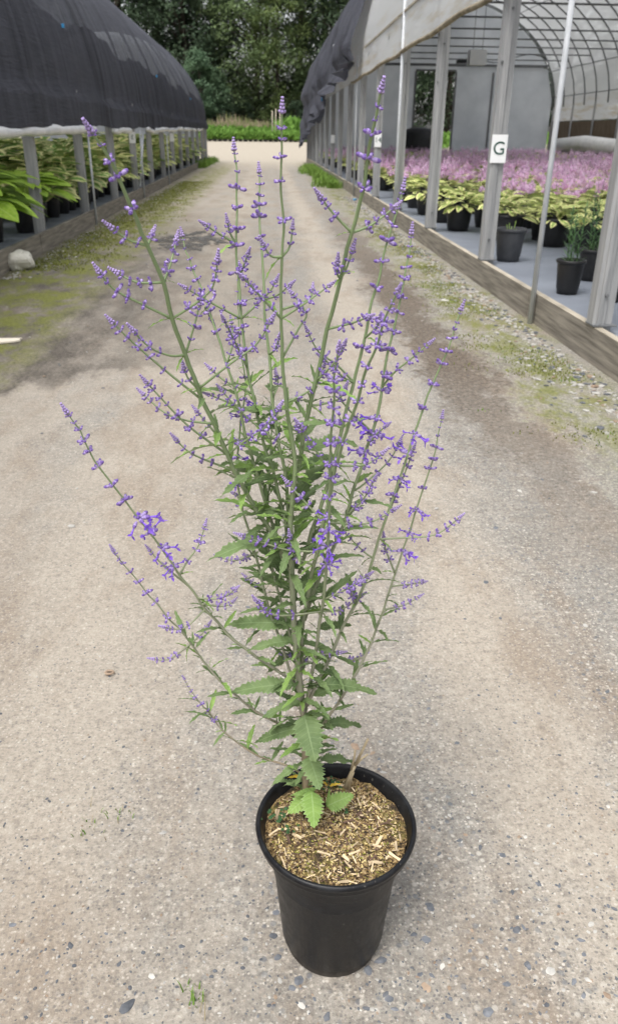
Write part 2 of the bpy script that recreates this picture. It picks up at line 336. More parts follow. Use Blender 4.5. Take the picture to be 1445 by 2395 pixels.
while cnt < 265:
    y = 1080 + 1300*math.sqrt(rnd.random()); x = rnd.uniform(0, 1445)
    if y < 1900 and rnd.random() < .4: continue
    if x < 620 and rnd.random() < .9: continue
    p = gp(x, y)
    if hits_pot(p): continue
    put_stone(x, y, rnd.choice([4, 4.5, 5, 5, 6, 6, 7, 9, 11]), rnd.choice('AAAAABBC'), rnd); cnt += 1
gr = MB()
def add_stones(n, fx, smin, smax, mats='0001122'):
    for _ in range(n):
        p = fx(); s = rnd.uniform(smin, smax)*rnd.choice((.7, 1, 1, 1.4))
        if hits_pot(Vector(p)): continue
        gr.mb(SM[rnd.randrange(5)], Matrix.Translation((p[0], p[1], s*.1)) @ Matrix.Rotation(rnd.uniform(0, 6.3), 4, 'Z') @ Matrix.Diagonal((s, s, s, 1)))
        k = int(rnd.choice(mats)); gr.m[-20:] = [k]*20
add_stones(2600, lambda: (1.96-abs(rnd.gauss(0, .16)), rnd.uniform(3.2, 20), 0), .010, .024, '0011112')
add_stones(1300, lambda: (-2.62+abs(rnd.gauss(0, .16)), rnd.uniform(8, 26), 0), .010, .024, '0011112')
def near():
    q = gp(rnd.uniform(-30, 1480), 1000+1430*rnd.random()**.6); return (q.x, q.y, 0)
add_stones(2600, near, .0014, .0038, '00000112')
add_stones(500, lambda: (rnd.uniform(-2.4, 2.), rnd.uniform(2.5, 14), 0), .005, .013, '0112')
tag(link('gravel', gr.mesh('gravel', [M['stA'], M['stB'], M['stC']], False)), 'loose grey gravel scattered along the kerbs and track', kind='stuff')

def puddlemat():
    x = N('puddle water'); x.rough(.38); x.b.inputs['Specular IOR Level'].default_value = .8
    x.col(x.mix(x.noise(x.pos(), 6.), (.03, .027, .023), (.07, .06, .05))); x.bump(x.noise(x.pos((1, 2., 1)), 9., 3), 1., .09); x.l(x.ramp(x.noise(x.pos((1, .5, 1)), 5., 5, .7), [(.42, 0.), (.56, 1.)]), x.b.inputs['Alpha']); return x.m
M['puddle'] = puddlemat()
for (px, py, rx, ry, sd_) in ((445, 562, .46, .95, 3),):
    c = gp(px, py); pm = MB(); n = 48; ring = []
    for k in range(n):
        a = 2*math.pi*k/n; q = 1+.6*nz((math.cos(a), math.sin(a), sd_), 2.1)+.45*nz((math.cos(a), math.sin(a), sd_), 6.)
        ring.append((c.x+rx*q*math.cos(a), c.y+ry*q*math.sin(a), .004+.0008*sd_))
    pm.add([(c.x, c.y, .004+.0008*sd_)]+ring, [(0, 1+k, 1+(k+1) % n) for k in range(n)])
    tag(link('puddle', pm.mesh('puddle', M['puddle'])), 'shallow puddle lying on the damp track', kind='structure')

# ------------------------------------------------------------------ plants: leaf shapes
def leaf_mb(L=1., Wd=.2, teeth=0, depth=.3, droop=.25, fold=.18, n=10, shape=1., wave=0., m=0, base=.03):
    o = MB(); vs = []; uv = []; st = n*2 if teeth else n
    for i in range(st+1):
        t = i/st
        wv = Wd*(math.sin(math.pi*t**shape)**.75)*(1 if t < .999 else 0) if 0 < t < 1 else 0
        if t < base+.02: wv = max(wv*.3, .012)
        if teeth: wv *= (1-depth*(i % 2))
        yo = (.5/st if i % 2 == 0 else 0)*L if teeth else 0
        z = -droop*L*t*t; wz = wave*math.sin(t*19)*Wd
        for u in (-1, -.5, 0, .5, 1):
            e = abs(u)
            vs.append((u*wv, t*L+(yo*e if 0 < i < st else 0), z+fold*wv*e*1.2-(.25*wv*e*e)+wz*u*e)); uv.append((u, t))
    o.add(vs, [(i*5+k, i*5+k+1, (i+1)*5+k+1, (i+1)*5+k) for i in range(st) for k in range(4)], m, uv); return o
def leafM(base, d, up, scale, roll=0.):
    y = d.normalized(); x = y.cross(up)
    if x.length < 1e-3: x = y.orthogonal()
    x.normalize(); z = x.cross(y)
    q = Matrix(((x.x, y.x, z.x), (x.y, y.y, z.y), (x.z, y.z, z.z))).to_4x4()
    return Matrix.Translation(base) @ q @ Matrix.Rotation(roll, 4, 'Y') @ Matrix.Diagonal((scale, scale, scale, 1))
POT = [(0, .0), (.7, 0), (.72, .12), (.76, .15), (.90, .86), (.91, .9), (.99, .91), (1., .93), (1., .99), (.97, 1.), (.93, .985), (.90, .9), (.88, .84), (0, .86)]
def pot_me(r, h, n=18):
    o = MB(); o.lathe([(a*r, b*h) for a, b in POT[:-1]], n, 0); o.lathe([(POT[-2][0]*r, POT[-2][1]*h), (0, POT[-1][1]*h)], n, 1)
    return o.mesh('pot', [M['blackpot'], M['soil']])
hl = leaf_mb(1, .30, droop=.42, fold=.25, n=7, shape=.85); hl2 = leaf_mb(1, .24, droop=.55, fold=.3, n=7, shape=.85)
hy = leaf_mb(1, .22, droop=.45, fold=.25, n=4, shape=.9)
def foliage(seed, nl, L, lift, spread, leaf, pet=True):
    r = random.Random(seed); o = MB()
    for i in range(nl):
        a = r.uniform(0, 6.283); e = r.uniform(.15, 1.25); l = L*r.uniform(.6, 1.1)
        hd = Vector((math.cos(a), math.sin(a), 0)); rr = spread*math.cos(e)*r.uniform(.4, 1.); b = hd*rr+Vector((0, 0, lift*math.sin(e)*r.uniform(.75, 1.1)))
        if pet and i % 3 == 0: o.tube([(hd.x*.02, hd.y*.02, 0), tuple(b*.6+Vector((0, 0, .05))), tuple(b)], .004, 4)
        o.mb(leaf, leafM(b, hd*math.cos(e*.5)+Vector((0, 0, .55*math.sin(e))), Vector((0, 0, 1)), l, r.uniform(-.4, .4)))
    return o
def spikes(seed, n, h0, h1, spread, petals=9):
    r = random.Random(seed); o = MB()
    for i in range(n):
        a = r.uniform(0, 6.283); rr = spread*math.sqrt(r.random()); x, y = rr*math.cos(a), rr*math.sin(a); h = r.uniform(h0, h1); lx, ly = x*.35, y*.35
        o.tube([(x*.5, y*.5, .05), (x+lx*.6, y+ly*.6, h*.75), (x+lx, y+ly, h)], [.003, .0025, .002], 3, 0, False)
        for k in range(petals):
            t = .58+.42*k/petals; w = .050*(1-.7*k/petals); c = Vector((x+lx*t, y+ly*t, h*t)); a2 = r.uniform(0, 6.28); d = Vector((math.cos(a2), math.sin(a2), .4))
            s = Vector((-d.y, d.x, 0))*w*.7
            o.add([c, c+d*w+s, c+d*w*1.5+Vector((0, 0, w*.6)), c+d*w-s], [(0, 1, 2, 3)], 1)
    return o
pot30 = pot_me(.15, .30); pot24 = pot_me(.115, .26); pot40 = pot_me(.19, .30)

# ------------------------------------------------------------------ right greenhouse
RX, RC, RA, RE, RB_ = 2.05, 8.51, 6.46, 2.75, 4.9   # wall line, centre, half width, spring line, rise
RY0, RY1, RCL = -1., 46., 18.6
rh = tag(empty('open_greenhouse', (RX, RY0, 0)), 'open sided hoop greenhouse with milky plastic roof and grey posts', 'greenhouse')
def part(name, mb, mats, parent, smooth=True, label=None):
    # geometry is given in world coordinates; the part sits in its parent's frame
    o = link(name, mb.mesh(name, mats, smooth), parent); t = parent; off = Vector((0, 0, 0))
    while t: off += t.location; t = t.parent
    o.data.transform(Matrix.Translation(-off))
    if label: o['label'] = label
    return o
def arch(a, C=RC, A=RA, Ez=RE, B=RB_): return C-A*math.cos(a), Ez+B*math.sin(a)
RP = [2.05+2.9*i for i in range(16)]; RP = [y for y in RP if y < RY1]
rposts = []
for y in RP:
    o = MB(); o.box((RX+.025, y, 1.534), (.075, .10, 2.614)); o.box((RX+.095, y+.012, 1.51), (.055, .075, 2.65)); o.box((RX+.025, y-.052, 1.53), (.022, .012, 2.59)); o.box((RX+.06, y-.01, .2335), (.15, .14, .009), 1); [o.tube([(RX+.025+dx, y-.05, z), (RX+.025+dx, y-.066, z)], .011, 6, 1) for dx, z in ((.024, .42), (-.024, 1.9), (.024, 2.3))]
    rposts.append(part('post', o, [M['galv'], M['hoop']], rh, False))
for i, y in enumerate([y for y in RP]):                                   # far-side posts and hoops
    o = MB(); o.box((RC+RA, y, 1.4), (.07, .07, 2.8)); part('post', o, M['galv'], rh, False)
for y in RP+[RY1-.1]+[y+1.45 for y in RP[:-1]]:
    o = MB(); o.tube([(arch(math.pi*k/28)[0], y, arch(math.pi*k/28)[1]) for k in range(29)], .035, 6); part('hoop', o, M['hoop'], rh)
for a in (R(20), R(55), R(90), R(125), R(160), R(174)):
    x, z = arch(a); o = MB(); o.tube([(x*.997+RC*.003, RY0, z-.04), (x*.997+RC*.003, RY1-.1, z-.04)], .02, 5); part('purlin', o, M['hoop'], rh)
for y in RP[1:]:
    a = math.asin((4.66-RE)/RB_); o = MB(); o.tube([(arch(a)[0], y, 4.66), (arch(math.pi-a)[0], y, 4.66)], .028, 5); part('cross_tie', o, M['hoop'], rh)
o = MB(); o.tube([(RC+RA-.1, RP[9], 2.2), (RC+RA-1.6, RP[10], 4.6)], .025, 5); part('brace', o, M['hoop'], rh)
o = MB(); o.tube([(RC+RA-.12, 30., .3), (RC+RA-.7, 33., 4.2)], .03, 5); part('brace', o, M['hoop'], rh)
# plastic roof: hanging flap on the near side, arch, far-side skirt
prof = [(RX-.03, 2.44), (RX-.035, 2.6), (RX-.03, 2.8)]+[(arch(R(4+172*k/30))[0]-.05*math.cos(R(4+172*k/30)), arch(R(4+172*k/30))[1]+.05) for k in range(31)]+[(RC+RA+.05, 2.6), (RC+RA+.05, 2.1)]
yy = [RY0+.6*i for i in range(int((RY1-RY0)/.6)+1)]
o = MB(); o.add([(x+(.015*nz((0, y, z), 2.) if j < 3 else 0), y, z+(.02*nz((x, y, 0), .9)+.01*math.sin(y*2.1) if j == 0 else 0)) for y in yy for j, (x, z) in enumerate(prof)],
    [(i*len(prof)+j, i*len(prof)+j+1, (i+1)*len(prof)+j+1, (i+1)*len(prof)+j) for i in range(len(yy)-1) for j in range(len(prof)-1)])
part('plastic_roof', o, M['poly'], rh)
M['edgeroll'] = mat('grimy rolled hem', (.16, .13, .09), (.36, .31, .22), 6., .7, .6, .02)
o = MB(); o.tube([(RX-.045+.008*nz((y, 0, 1), 1.5), y, 2.44+.02*nz((RX-.03, y, 0), .9)+.01*math.sin(y*2.1)) for y in [RY0+.3*i for i in range(75)]], [.03+.01*nz((0, y*.3, 5), 3.) for y in range(75)], 8)
part('rolled_hem', o, M['edgeroll'], rh)
o = MB(); o.box((RX-.045, (RY0+RCL)/2, 2.95), (.02, RCL-RY0, .025)); part('wire_channel', o, M['planktop'], rh, False)
# kerb planks
y = RY0; k = 0
while y < RY1:
    L = 3.62; y2 = min(y+L, RY1); o = MB(); j = .006*(k % 2)
    o.box((RX+.015+j, (y+y2)/2, .11), (.05, y2-y-.008, .22), 0); o.box((RX+.015+j, (y+y2)/2, .2215), (.052, y2-y-.008, .005), 1)
    part('plank', o, [M['plank'], M['planktop']], rh, False); y = y2; k += 1
o = MB(); o.box((RC+RA+.09, (RY0+RY1)/2, 1.06), (.04, RY1-RY0, 2.0)); part('side_board', o, M['rust'], rh, False)
o = MB(); nx_, ny_ = 12, 40
o.add([(RX+.042+(RA*2+.0)*i/nx_, RY0+(RY1-RY0)*j/ny_, .18+.006*nz((i, j, 0), 1.3)) for j in range(ny_+1) for i in range(nx_+1)], [(j*(nx_+1)+i, j*(nx_+1)+i+1, (j+1)*(nx_+1)+i+1, (j+1)*(nx_+1)+i) for j in range(ny_) for i in range(nx_)])
part('floor_fabric', o, M['fabric'], rh)
# end wall with a doorway
def endpoly(x0, x1, z0, ztop=None, n=8):
    o = MB(); top = []
    for i in range(n+1):
        x = x0+(x1-x0)*i/n; c = max(-1, min(1, (RC-x)/RA)); zz = RE+RB_*math.sin(math.acos(c)); top.append((x, RY1, min(zz, ztop) if ztop else zz))
    bot = [(p[0], RY1, z0) for p in top]
    o.add(bot+top, [(i, i+1, n+2+i, n+1+i) for i in range(n)]); return o
DX0, DX1, DZ = 7.65, 9.75, 4.4
for (a, b, z0, zt) in ((RX, DX0, .1, 4.62), (DX0, DX1, DZ, 4.62), (DX1, 11.7, .1, 4.62), (11.7, RC+RA-.02, .1, 4.62), (RX+.5, 8.6, 4.64, None), (8.6, RC+RA-.5, 4.64, None)):
    part('end_panel', endpoly(a, b, z0, zt), M['end'], rh, False)
o = MB()
for x in (DX0, DX1, 11.7): o.box((x, RY1-.06, 2.2), (.09, .08, 4.3))
o.box((RC, RY1-.065, 4.63), (11.9, .09, .08)); o.box(((DX0+DX1)/2, RY1-.064, DZ), (DX1-DX0, .085, .08)); part('end_frame', o, M['hoop'], rh, False)
# gathered black shade cloth over the far part
def sheet(fn, us, vs_, mats, name, parent, label=None):
    o = MB(); o.add([fn(u, v) for u in us for v in vs_], [(i*len(vs_)+j, i*len(vs_)+j+1, (i+1)*len(vs_)+j+1, (i+1)*len(vs_)+j) for i in range(len(us)-1) for j in range(len(vs_)-1)])
    return part(name, o, mats, parent, True, label)
def zb_right(y):
    t = (y-RCL)/(RY1-RCL); z = 2.65-.5*t**.6-1.45*t**2
    return z+.2*nz((y, 0, 0), .5)+.12*nz((y, 3, 0), 1.6)-(.6*max(0, 1-abs(t-.36)/.07))
def rcloth(y, v):
    # v from 0 (ragged hem) to 1 (beyond the ridge)
    t = (y-RCL)/(RY1-RCL); zb = zb_right(y)
    s = v**1.25
    if s < .16:
        q = s/.16; x = RX-.10; z = zb+(RE-zb)*q
        amp = .26*(1-q)+.12; x -= max(0, amp*(.75+nz((y*.75, z*.5, 1), 1.7)+.9*nz((y*.8-z*.5, z*.8, 4), 2.2)))*(1.15-.4*t)
    else:
        a = (s-.16)/.84*1.75; x, z = arch(a); amp = max(0, .5-a)*.45+.05
        x = RC-(RC-x)*1.02-amp*(.6+nz((y*.7, z*.8, 1), 1.5)); z += .09+.04*nz((x, y, 0), .8)
    yo = y
    if t < .04: yo += .5*nz((z*.8, 0, 7), 1.)+.10*nz((z, 0, 9), 4.)-(.35*max(0, 3.2-z) if z < 3.2 else 0)*-1.
    return (x, yo, z)
us = [RCL]+[RCL+.05+.24*i for i in range(int((RY1-RCL)/.24)+1)]
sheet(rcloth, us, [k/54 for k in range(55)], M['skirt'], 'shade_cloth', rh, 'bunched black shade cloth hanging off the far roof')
for yc, vv in ((24.5, .28), (27.4, .14)):
    p = Vector(rcloth(yc, vv)); o = MB(); o.tube([p+Vector((-.05, -.06, .2)), p+Vector((-.07, -.06, -.12))], .025, 6); part('clip', o, M['white'] if vv > .2 else M['bluestrap'], rh)
# signs
def glyph(ch, size):
    cu = bpy.data.curves.new('t', 'FONT'); cu.body = ch; cu.size = size; cu.extrude = .0015; cu.align_x = 'CENTER'; cu.align_y = 'CENTER'
    ob = bpy.data.objects.new('t', cu); COL.objects.link(ob); dg = bpy.context.evaluated_depsgraph_get(); me = bpy.data.meshes.new_from_object(ob.evaluated_get(dg)); bpy.data.objects.remove(ob)
    me.materials.clear(); me.materials.append(M['ink']); return me
def sign(post, loc, wd, ht, ch, size, rz=0.):
    o = MB(); o.box((0, 0, 0), (wd, .006, ht)); s = link('sign', o.mesh('sign', M['white'], False), post)
    off = post.location.copy(); t = post.parent; off += t.location
    if ch:
        tm = glyph(ch, size); tm.transform(Matrix.Translation((0, -.0045, 0)) @ Matrix.Rotation(R(90), 4, 'X')); me = s.data
        bm = bmesh.new(); bm.from_mesh(me); n0 = len(bm.faces); bm.from_mesh(tm); bm.faces.ensure_lookup_table()
        for f in bm.faces[n0:]: f.material_index = 1
        me.materials.append(M['ink']); bm.to_mesh(me); bm.free()
    s.matrix_basis = Matrix.Translation(Vector(loc)-off) @ Matrix.Rotation(rz, 4, 'Z'); return s
def post_at(y, ps=rposts, ys_=RP): i = min(range(len(ys_)), key=lambda k: abs(ys_[k]-y)); return ps[i], ys_[i]
p_, y_ = post_at(7.85); c = atY(1155, 348, y_-.065); sign(p_, (RX+.05, y_-.068, c.z), .142, .235, 'G', .155, R(-4))
p_, y_ = post_at(16.5); c = atY(829, 327, y_-.065); sign(p_, (RX+.045, y_-.068, c.z), .13, .24, '14', .13)
p_, y_ = post_at(28.1); c = atY(748, 325, y_-.065); sign(p_, (RX+.045, y_-.068, c.z), .13, .24, None, .1)
# thin conduit poles standing outside the kerb
for y, top in ((5.95, 3.2), (13.3, 3.2), (19.9, 2.9)):
    o = MB(); o.tube([(RX-.036, y+.08, 0), (RX-.036, y+.08, 1.5), (RX-.045, y+.09, top)], .021, 8); part('conduit_pole', o, M['pole'], rh)

# heater unit hung under the roof, black water tank and a pale roll inside
o = MB(); o.box((8.9, 38, 4.35), (.7, .5, .55)); o.box((8.25, 38, 4.2), (.4, .3, .12), 1); o.tube([(8.9+.15*i, 38, 4.35-.16*math.sin(i*.31)) for i in range(21)], .018, 5, 1)
for x in (8.7, 9.1): o.tube([(x, 38, 4.5), (x, 38, 7.5)], .012, 4, 1)
hu = empty('heater_unit', (8.9, 38, 4.35)); part('casing', o, [M['white'], M['dark']], hu, False); tag(hu, 'small white heater box hung under the greenhouse roof', 'heater')
o = MB(); o.lathe([(0, .0), (.85, 0), (.9, .1), (.9, 1.25), (.82, 1.42), (.3, 1.55), (0, 1.56)], 24, 0, (7.6, 43.6, .18)); t = tag(link('water_tank', o.mesh('water_tank', M['dark'])), 'rounded black water tank inside greenhouse by the doorway', 'tank')
o = MB(); o.tube([(14.2, 34.5, 1.0), (14.25, 38.4, 1.1), (14.3, 42.2, 1.0)], [.3, .34, .3], 14); tag(link('plastic_roll', o.mesh('plastic_roll', M['rolled'])), 'big pale plastic roll lying along greenhouse far side wall', 'plastic roll')

# ------------------------------------------------------------------ left greenhouse
LX, LC, LA, LE, LB_ = -2.72, -7.45, 4.62, 1.75, 3.95
LROT = R(.55)
lh = tag(empty('covered_greenhouse', (LX, 8, 0)), 'long hoop greenhouse covered with black shade cloth', 'greenhouse')
LY0, LY1 = -1., 44.5
def larch(a): return LC+LA*math.cos(a), LE+LB_*math.sin(a)
LP = [10.37+2.78*i for i in range(-4, 13)]; LP = [y for y in LP if LY0 < y < LY1]
lposts = []
for y in LP:
    o = MB(); o.box((LX-.065, y, .93), (.10, .085, 1.86)); o.box((LX-.13, y+.01, .93), (.03, .06, 1.84)); lposts.append(part('post', o, M['galv'], lh, False))
    o = MB(); o.tube([(larch(math.pi*k/20)[0], y, larch(math.pi*k/20)[1]) for k in range(21)], .03, 6); part('hoop', o, M['hoop'], lh)
    o = MB(); o.box((LC-LA, y, .9), (.08, .08, 1.8)); part('post', o, M['galv'], lh, False)
def zb_left(y): return 1.34+.006*(y-9)+.06*nz((y, 2, 0), .45)+.03*nz((y, 5, 0), 1.5)
def sag(y): return math.sin(math.pi*((y-LP[0])/2.78 % 1.))
def lcloth(y, v):
    zb = zb_left(y)
    if v < .1: q = v/.1; x = LX+.04+.05*(1-q)*(.3+nz((y, q, 3), .9)); z = zb+(LE-zb)*q
    else: x, z = larch((v-.1)/.9*math.pi*.985); x = LC+(x-LC)*1.015; z += .03
    k = -.06*sag(y)*(1 if v < .8 else 0)+.035*nz((y*.8, z*.3, 0), 1.5)+.03*(1-abs(nz((y*1.4+z*.15, z*.22, 4), 1.3)))**3+.014*nz((y*3., z*.5, 4), 1.4)
    n = Vector((x-LC, 0, z-1.2)).normalized(); return (x+n.x*k, y, z+n.z*k)
ly = [LY0+.22*i for i in range(int((LY1-LY0)/.22)+1)]
sheet(lcloth, ly, [k/46 for k in range(47)], M['cloth'], 'shade_cloth', lh, 'charcoal shade cloth, sky light painted into its colour, stretched over the hoops')
def lskirt(y, v):
    zt = .160+.022*abs(math.cos(math.pi*(y-LP[0])/5.56))+.012*nz((y, 1, 1), 1.2)   # top edge, as a share of the arch, pinned at clips
    p = Vector(lcloth(y, v*zt)); n = Vector((p.x-LC, 0, p.z-1.2)).normalized(); return tuple(p+n*(.035+.012*nz((y, p.z*.6, 9), 1.6)+.012*math.sin(y*2.26)))
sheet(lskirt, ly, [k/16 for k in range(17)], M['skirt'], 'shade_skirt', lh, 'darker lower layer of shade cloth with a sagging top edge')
for y in LP[5::4]:
    p = Vector(lskirt(y-.1, 1.)); o = MB(); o.box(p+Vector((.02, 0, 0)), (.03, .06, .05)); part('clip', o, M['bluestrap'], lh, False)
# end wall of cloth at the far end
o = MB(); n = 24; o.add([(LC, LY1, .05)]+[(LC-LA, LY1, .05)]+[(larch(math.pi-math.pi*k/n)[0], LY1, larch(math.pi-math.pi*k/n)[1]) for k in range(n+1)]+[(LC+LA-.35, LY1, 1.7), (LC+LA-.35, LY1, .05)], [(0, k+1, k) for k in range(1, n+4)])
part('end_wall', o, M['end'], lh, False)
o = MB(); o.box((LX-.2, LY1+.06, .8), (.30, .06, 1.5)); part('end_board', o, M['planktop'], lh, False)
for a, b in ((LY0, 14.0), (15.6, 17.9), (20.2, 29.5), (30.2, 33.5), (34.2, 36.), (37., 39.5)):
    ps = []; rr = []; y = a
    while y < b: ps.append((LX+.055+.02*nz((y, 1, 1), .8), y, zb_left(y)-.035+.012*nz((y, 9, 1), 1.7))); rr.append(.055+.018*nz((y, 4, 4), 2.2)); y += .18
    rr[0] = rr[-1] = .03; o = MB(); o.tube(ps, rr, 9); part('rolled_plastic', o, M['rolled'], lh)
y = LY0; k = 0
while y < LY1:
    y2 = min(y+3.62, LY1); o = MB(); j = .006*(k % 2)
    o.box((LX+.02+j, (y+y2)/2, .105), (.05, y2-y-.008, .21), 0); o.box((LX+.02+j, (y+y2)/2, .2115), (.052, y2-y-.008, .005), 0)
    part('plank', o, [M['plank'], M['planktop']], lh, False); y = y2; k += 1
o = MB(); o.add([(LX, LY0, .14), (LX, LY1, .14), (LC-LA, LY1, .14), (LC-LA, LY0, .14)], [(0, 1, 2, 3)]); part('floor_fabric', o, M['fabric'], lh)
p_, y_ = post_at(18.5, lposts, LP); c = atY(317, 326, y_); sign(p_, (LX-.065, y_-.05, 1.22), .13, .22, 'E', .12)
p_, y_ = post_at(26.9, lposts, LP); sign(p_, (LX-.065, y_-.05, 1.2), .13, .24, None, .1)
for y, tilt in ((13.2, 0.), (18.9, .0), (24.3, 0.)):
    o = MB(); o.tube([(LX+.07, y, 0), (LX+.07, y+tilt, 1.36)], .016, 7); part('conduit_pole', o, M['pole'], lh)
o = MB(); o.tube([(LX-.03, 19.0, .22), (LX-.03, 20.2, 1.36)], .03, 7); part('brace', o, M['pole'], lh)
lh.rotation_euler = (0, 0, LROT)

# ------------------------------------------------------------------ potted plants in the left house
hleaf_me = [hl.mesh('leaf', M['hosta']), hl2.mesh('leaf', M['hosta'])]
GL = 'bright green large leaved hosta in a black pot behind the left greenhouse posts'
def big_hosta(loc, seed, sc=1.):
    r = random.Random(seed); e = empty('hosta', loc); link('pot', pot30, e)
    o = MB()
    for i in range(26):
        a = r.uniform(0, 6.283); el = r.uniform(.1, 1.2); l = .36*sc*r.uniform(.7, 1.1); hd = Vector((math.cos(a), math.sin(a), 0))
        b = hd*(.24*math.cos(el)*sc)+Vector((0, 0, .28+(.10+.30*math.sin(el))*sc))
        o.tube([(hd.x*.03, hd.y*.03, .26), tuple(b*.5+Vector((0, 0, .2))), tuple(b)], [.007, .006, .004], 5)
        link('leaf', hleaf_me[i % 2], e, leafM(b, hd*math.cos(el*.5)+Vector((0, 0, .5*math.sin(el))), Vector((0, 0, 1)), l, r.uniform(-.4, .4)))
    link('stalks', o.mesh('stalks', M['hosta']), e); return e
for i, (x, y, sc) in enumerate(((-3.12, 8.95, 1.25), (-3.2, 9.75, 1.1), (-3.1, 10.75, 1.05), (-3.15, 11.5, .95), (-3.75, 10.4, 1.25))):
    tag(big_hosta((x, y, .14), 40+i, sc), GL, 'hosta', 'green hostas along the left greenhouse edge')
vf = [foliage(60+i, 44, .27, .50, .30, hl) for i in range(3)]
vfm = [f.mesh('foliage', M['hostav']) for f in vf]; vfy = [f.mesh('foliage', M['hostay']) for f in vf]
for j in range(4):
    y = 9.6+.21*j if j > 1 else 12.2
    while y < 43:
        x = -3.25-.75*j+rnd.uniform(-.08, .08)-(y-8)*math.sin(LROT)
        e = empty('hosta', (x, y+rnd.uniform(-.08, .08), .14), rnd.uniform(0, 6.3)); link('pot', pot30, e)
        kk = rnd.randrange(3); f = link('foliage', vfm[kk] if rnd.random() < (.75 if y < 20 else .4) else vfy[kk], e); f.location = (0, 0, .26); s = rnd.uniform(1.0, 1.35)*(1.15 if j else 1.); f.scale = (s, s, s*1.08)
        tag(e, 'cream edged hosta in a black pot under the black shade cloth', 'hosta', 'variegated hostas in the shaded greenhouse'); y += .62

# ------------------------------------------------------------------ potted plants in the right house
yf = [foliage(80+i, 46, .19, .20, .20, hy, False) for i in range(3)]; yfm = [f.mesh('foliage', M['hostay']) for f in yf]
sp = [spikes(90+i, 8+i, .20, .48, .21, 15) for i in range(3)]; spm = [s.mesh('flower_spikes', [M['spiky'], M['pink']]) for s in sp]
def ypot(x, y, flower, fs=1.):
    e = empty('flowering_plant' if flower else 'variegated_plant', (x, y, .185), rnd.uniform(0, 6.3)); link('pot', pot40 if fs > 1.1 else pot30, e)
    f = link('foliage', yfm[rnd.randrange(3)], e); f.location = (0, 0, .24); s = rnd.uniform(.75, 1.3)*fs; f.scale = (s, s, s*.95)
    if flower: q = link('flower_spikes', spm[rnd.randrange(3)], e); q.location = (0, 0, .26); q.scale = (1, 1, rnd.uniform(.6, 1.1))
    return tag(e, 'pink flower spikes above yellow green leaves in greenhouse black pot' if flower else 'low plant with yellow edged leaves in greenhouse black pot',
               'flowering plant' if flower else 'potted plant', 'pink flowering pots in the open greenhouse' if flower else 'yellow leaved pots in the open greenhouse')
spots = [(2.50, 10.9), (2.52, 12.0), (2.95, 10.5), (2.85, 9.75), (2.98, 11.35), (2.5, 13.2), (2.55, 14.5), (3.25, 9.3), (3.45, 8.75), (3.95, 8.6), (3.52, 9.75), (3.75, 8.05), (4.15, 7.75), (4.35, 8.4), (4.5, 9.1)]
for x, y in spots: ypot(x, y, False, 1.15)
far = MB(); nfl = nye = 0
pots_left = []
y = 10.0; row = 0
while y < 44:
    x = 2.6+.24*(row % 2) if y > 15 else 3.4+.24*(row % 2)
    while x < 14.6: pots_left.append((x+rnd.uniform(-.1, .1), y+rnd.uniform(-.1, .1))) if rnd.random() < .95 else None; x += .56 if y < 24 else .7
    y += .58 if y < 24 else .78; row += 1
pots_left.sort(key=lambda p: p[1]+.25*p[0])
lf = foliage(200, 14, .24, .2, .2, hy, False); ls = spikes(201, 9, .2, .46, .22, 8); lp = MB(); lp.lathe([(a*.15, b*.3) for a, b in ((.72, 0), (.9, .9), (1, .93), (1, 1))], 8, 3)
for o_, mm in ((lf, [0]), (ls, [1, 2])): o_.m = [mm[i] for i in o_.m]
for i, (x, y) in enumerate(pots_left):
    fl = y+.2*(x-3) > 10.2 and rnd.random() < (.55 if y < 15 else .72)
    if fl and nfl < 280: ypot(x, y, True); nfl += 1
    elif not fl and nye < 260: ypot(x, y, False); nye += 1
    else:
        T = Matrix.Translation((x, y, .185)) @ Matrix.Rotation(rnd.uniform(0, 6), 4, 'Z'); far.mb(lp, T); far.mb(lf, T @ Matrix.Translation((0, 0, .25))); (far.mb(ls, T @ Matrix.Translation((0, 0, .26)) @ Matrix.Diagonal((1, 1, rnd.uniform(.7, 1.15), 1))) if rnd.random() < .7 else None)
tag(link('flower_field', far.mesh('flower_field', [M['hostay'], M['spiky'], M['pink'], M['blackpot']])), 'distant rows of pink flowering pots deep inside the open greenhouse', kind='stuff')
# nearly empty pot beside the lettered post
pm = MB(); pm.lathe([(a*.155, b*.31) for a, b in POT[:-2]]+[(.135, .27), (0, .272)], 28)
pm.m[-28:] = [1]*28; pm.m[-56:-28] = [0]*28
M['greypot'] = mat('dusty grey pot', (.045, .047, .052), (.075, .078, .085), 6., .55)
c = gp(1185, 611, .185); e = empty('bare_pot', (c.x+.02, c.y+.05, .185)); link('pot', pm.mesh('pot', [M['greypot'], M['soil']]), e)
tw = MB()
for i in range(5): a = i*1.3; tw.tube([(.03*math.cos(a), .03*math.sin(a), .26), (.05*math.cos(a), .05*math.sin(a), .30+.02*i)], .004, 4)
link('sprouts', tw.mesh('sprouts', M['hostay']), e); tag(e, 'dusty grey nursery pot with bare soil beside the lettered post', 'pot')
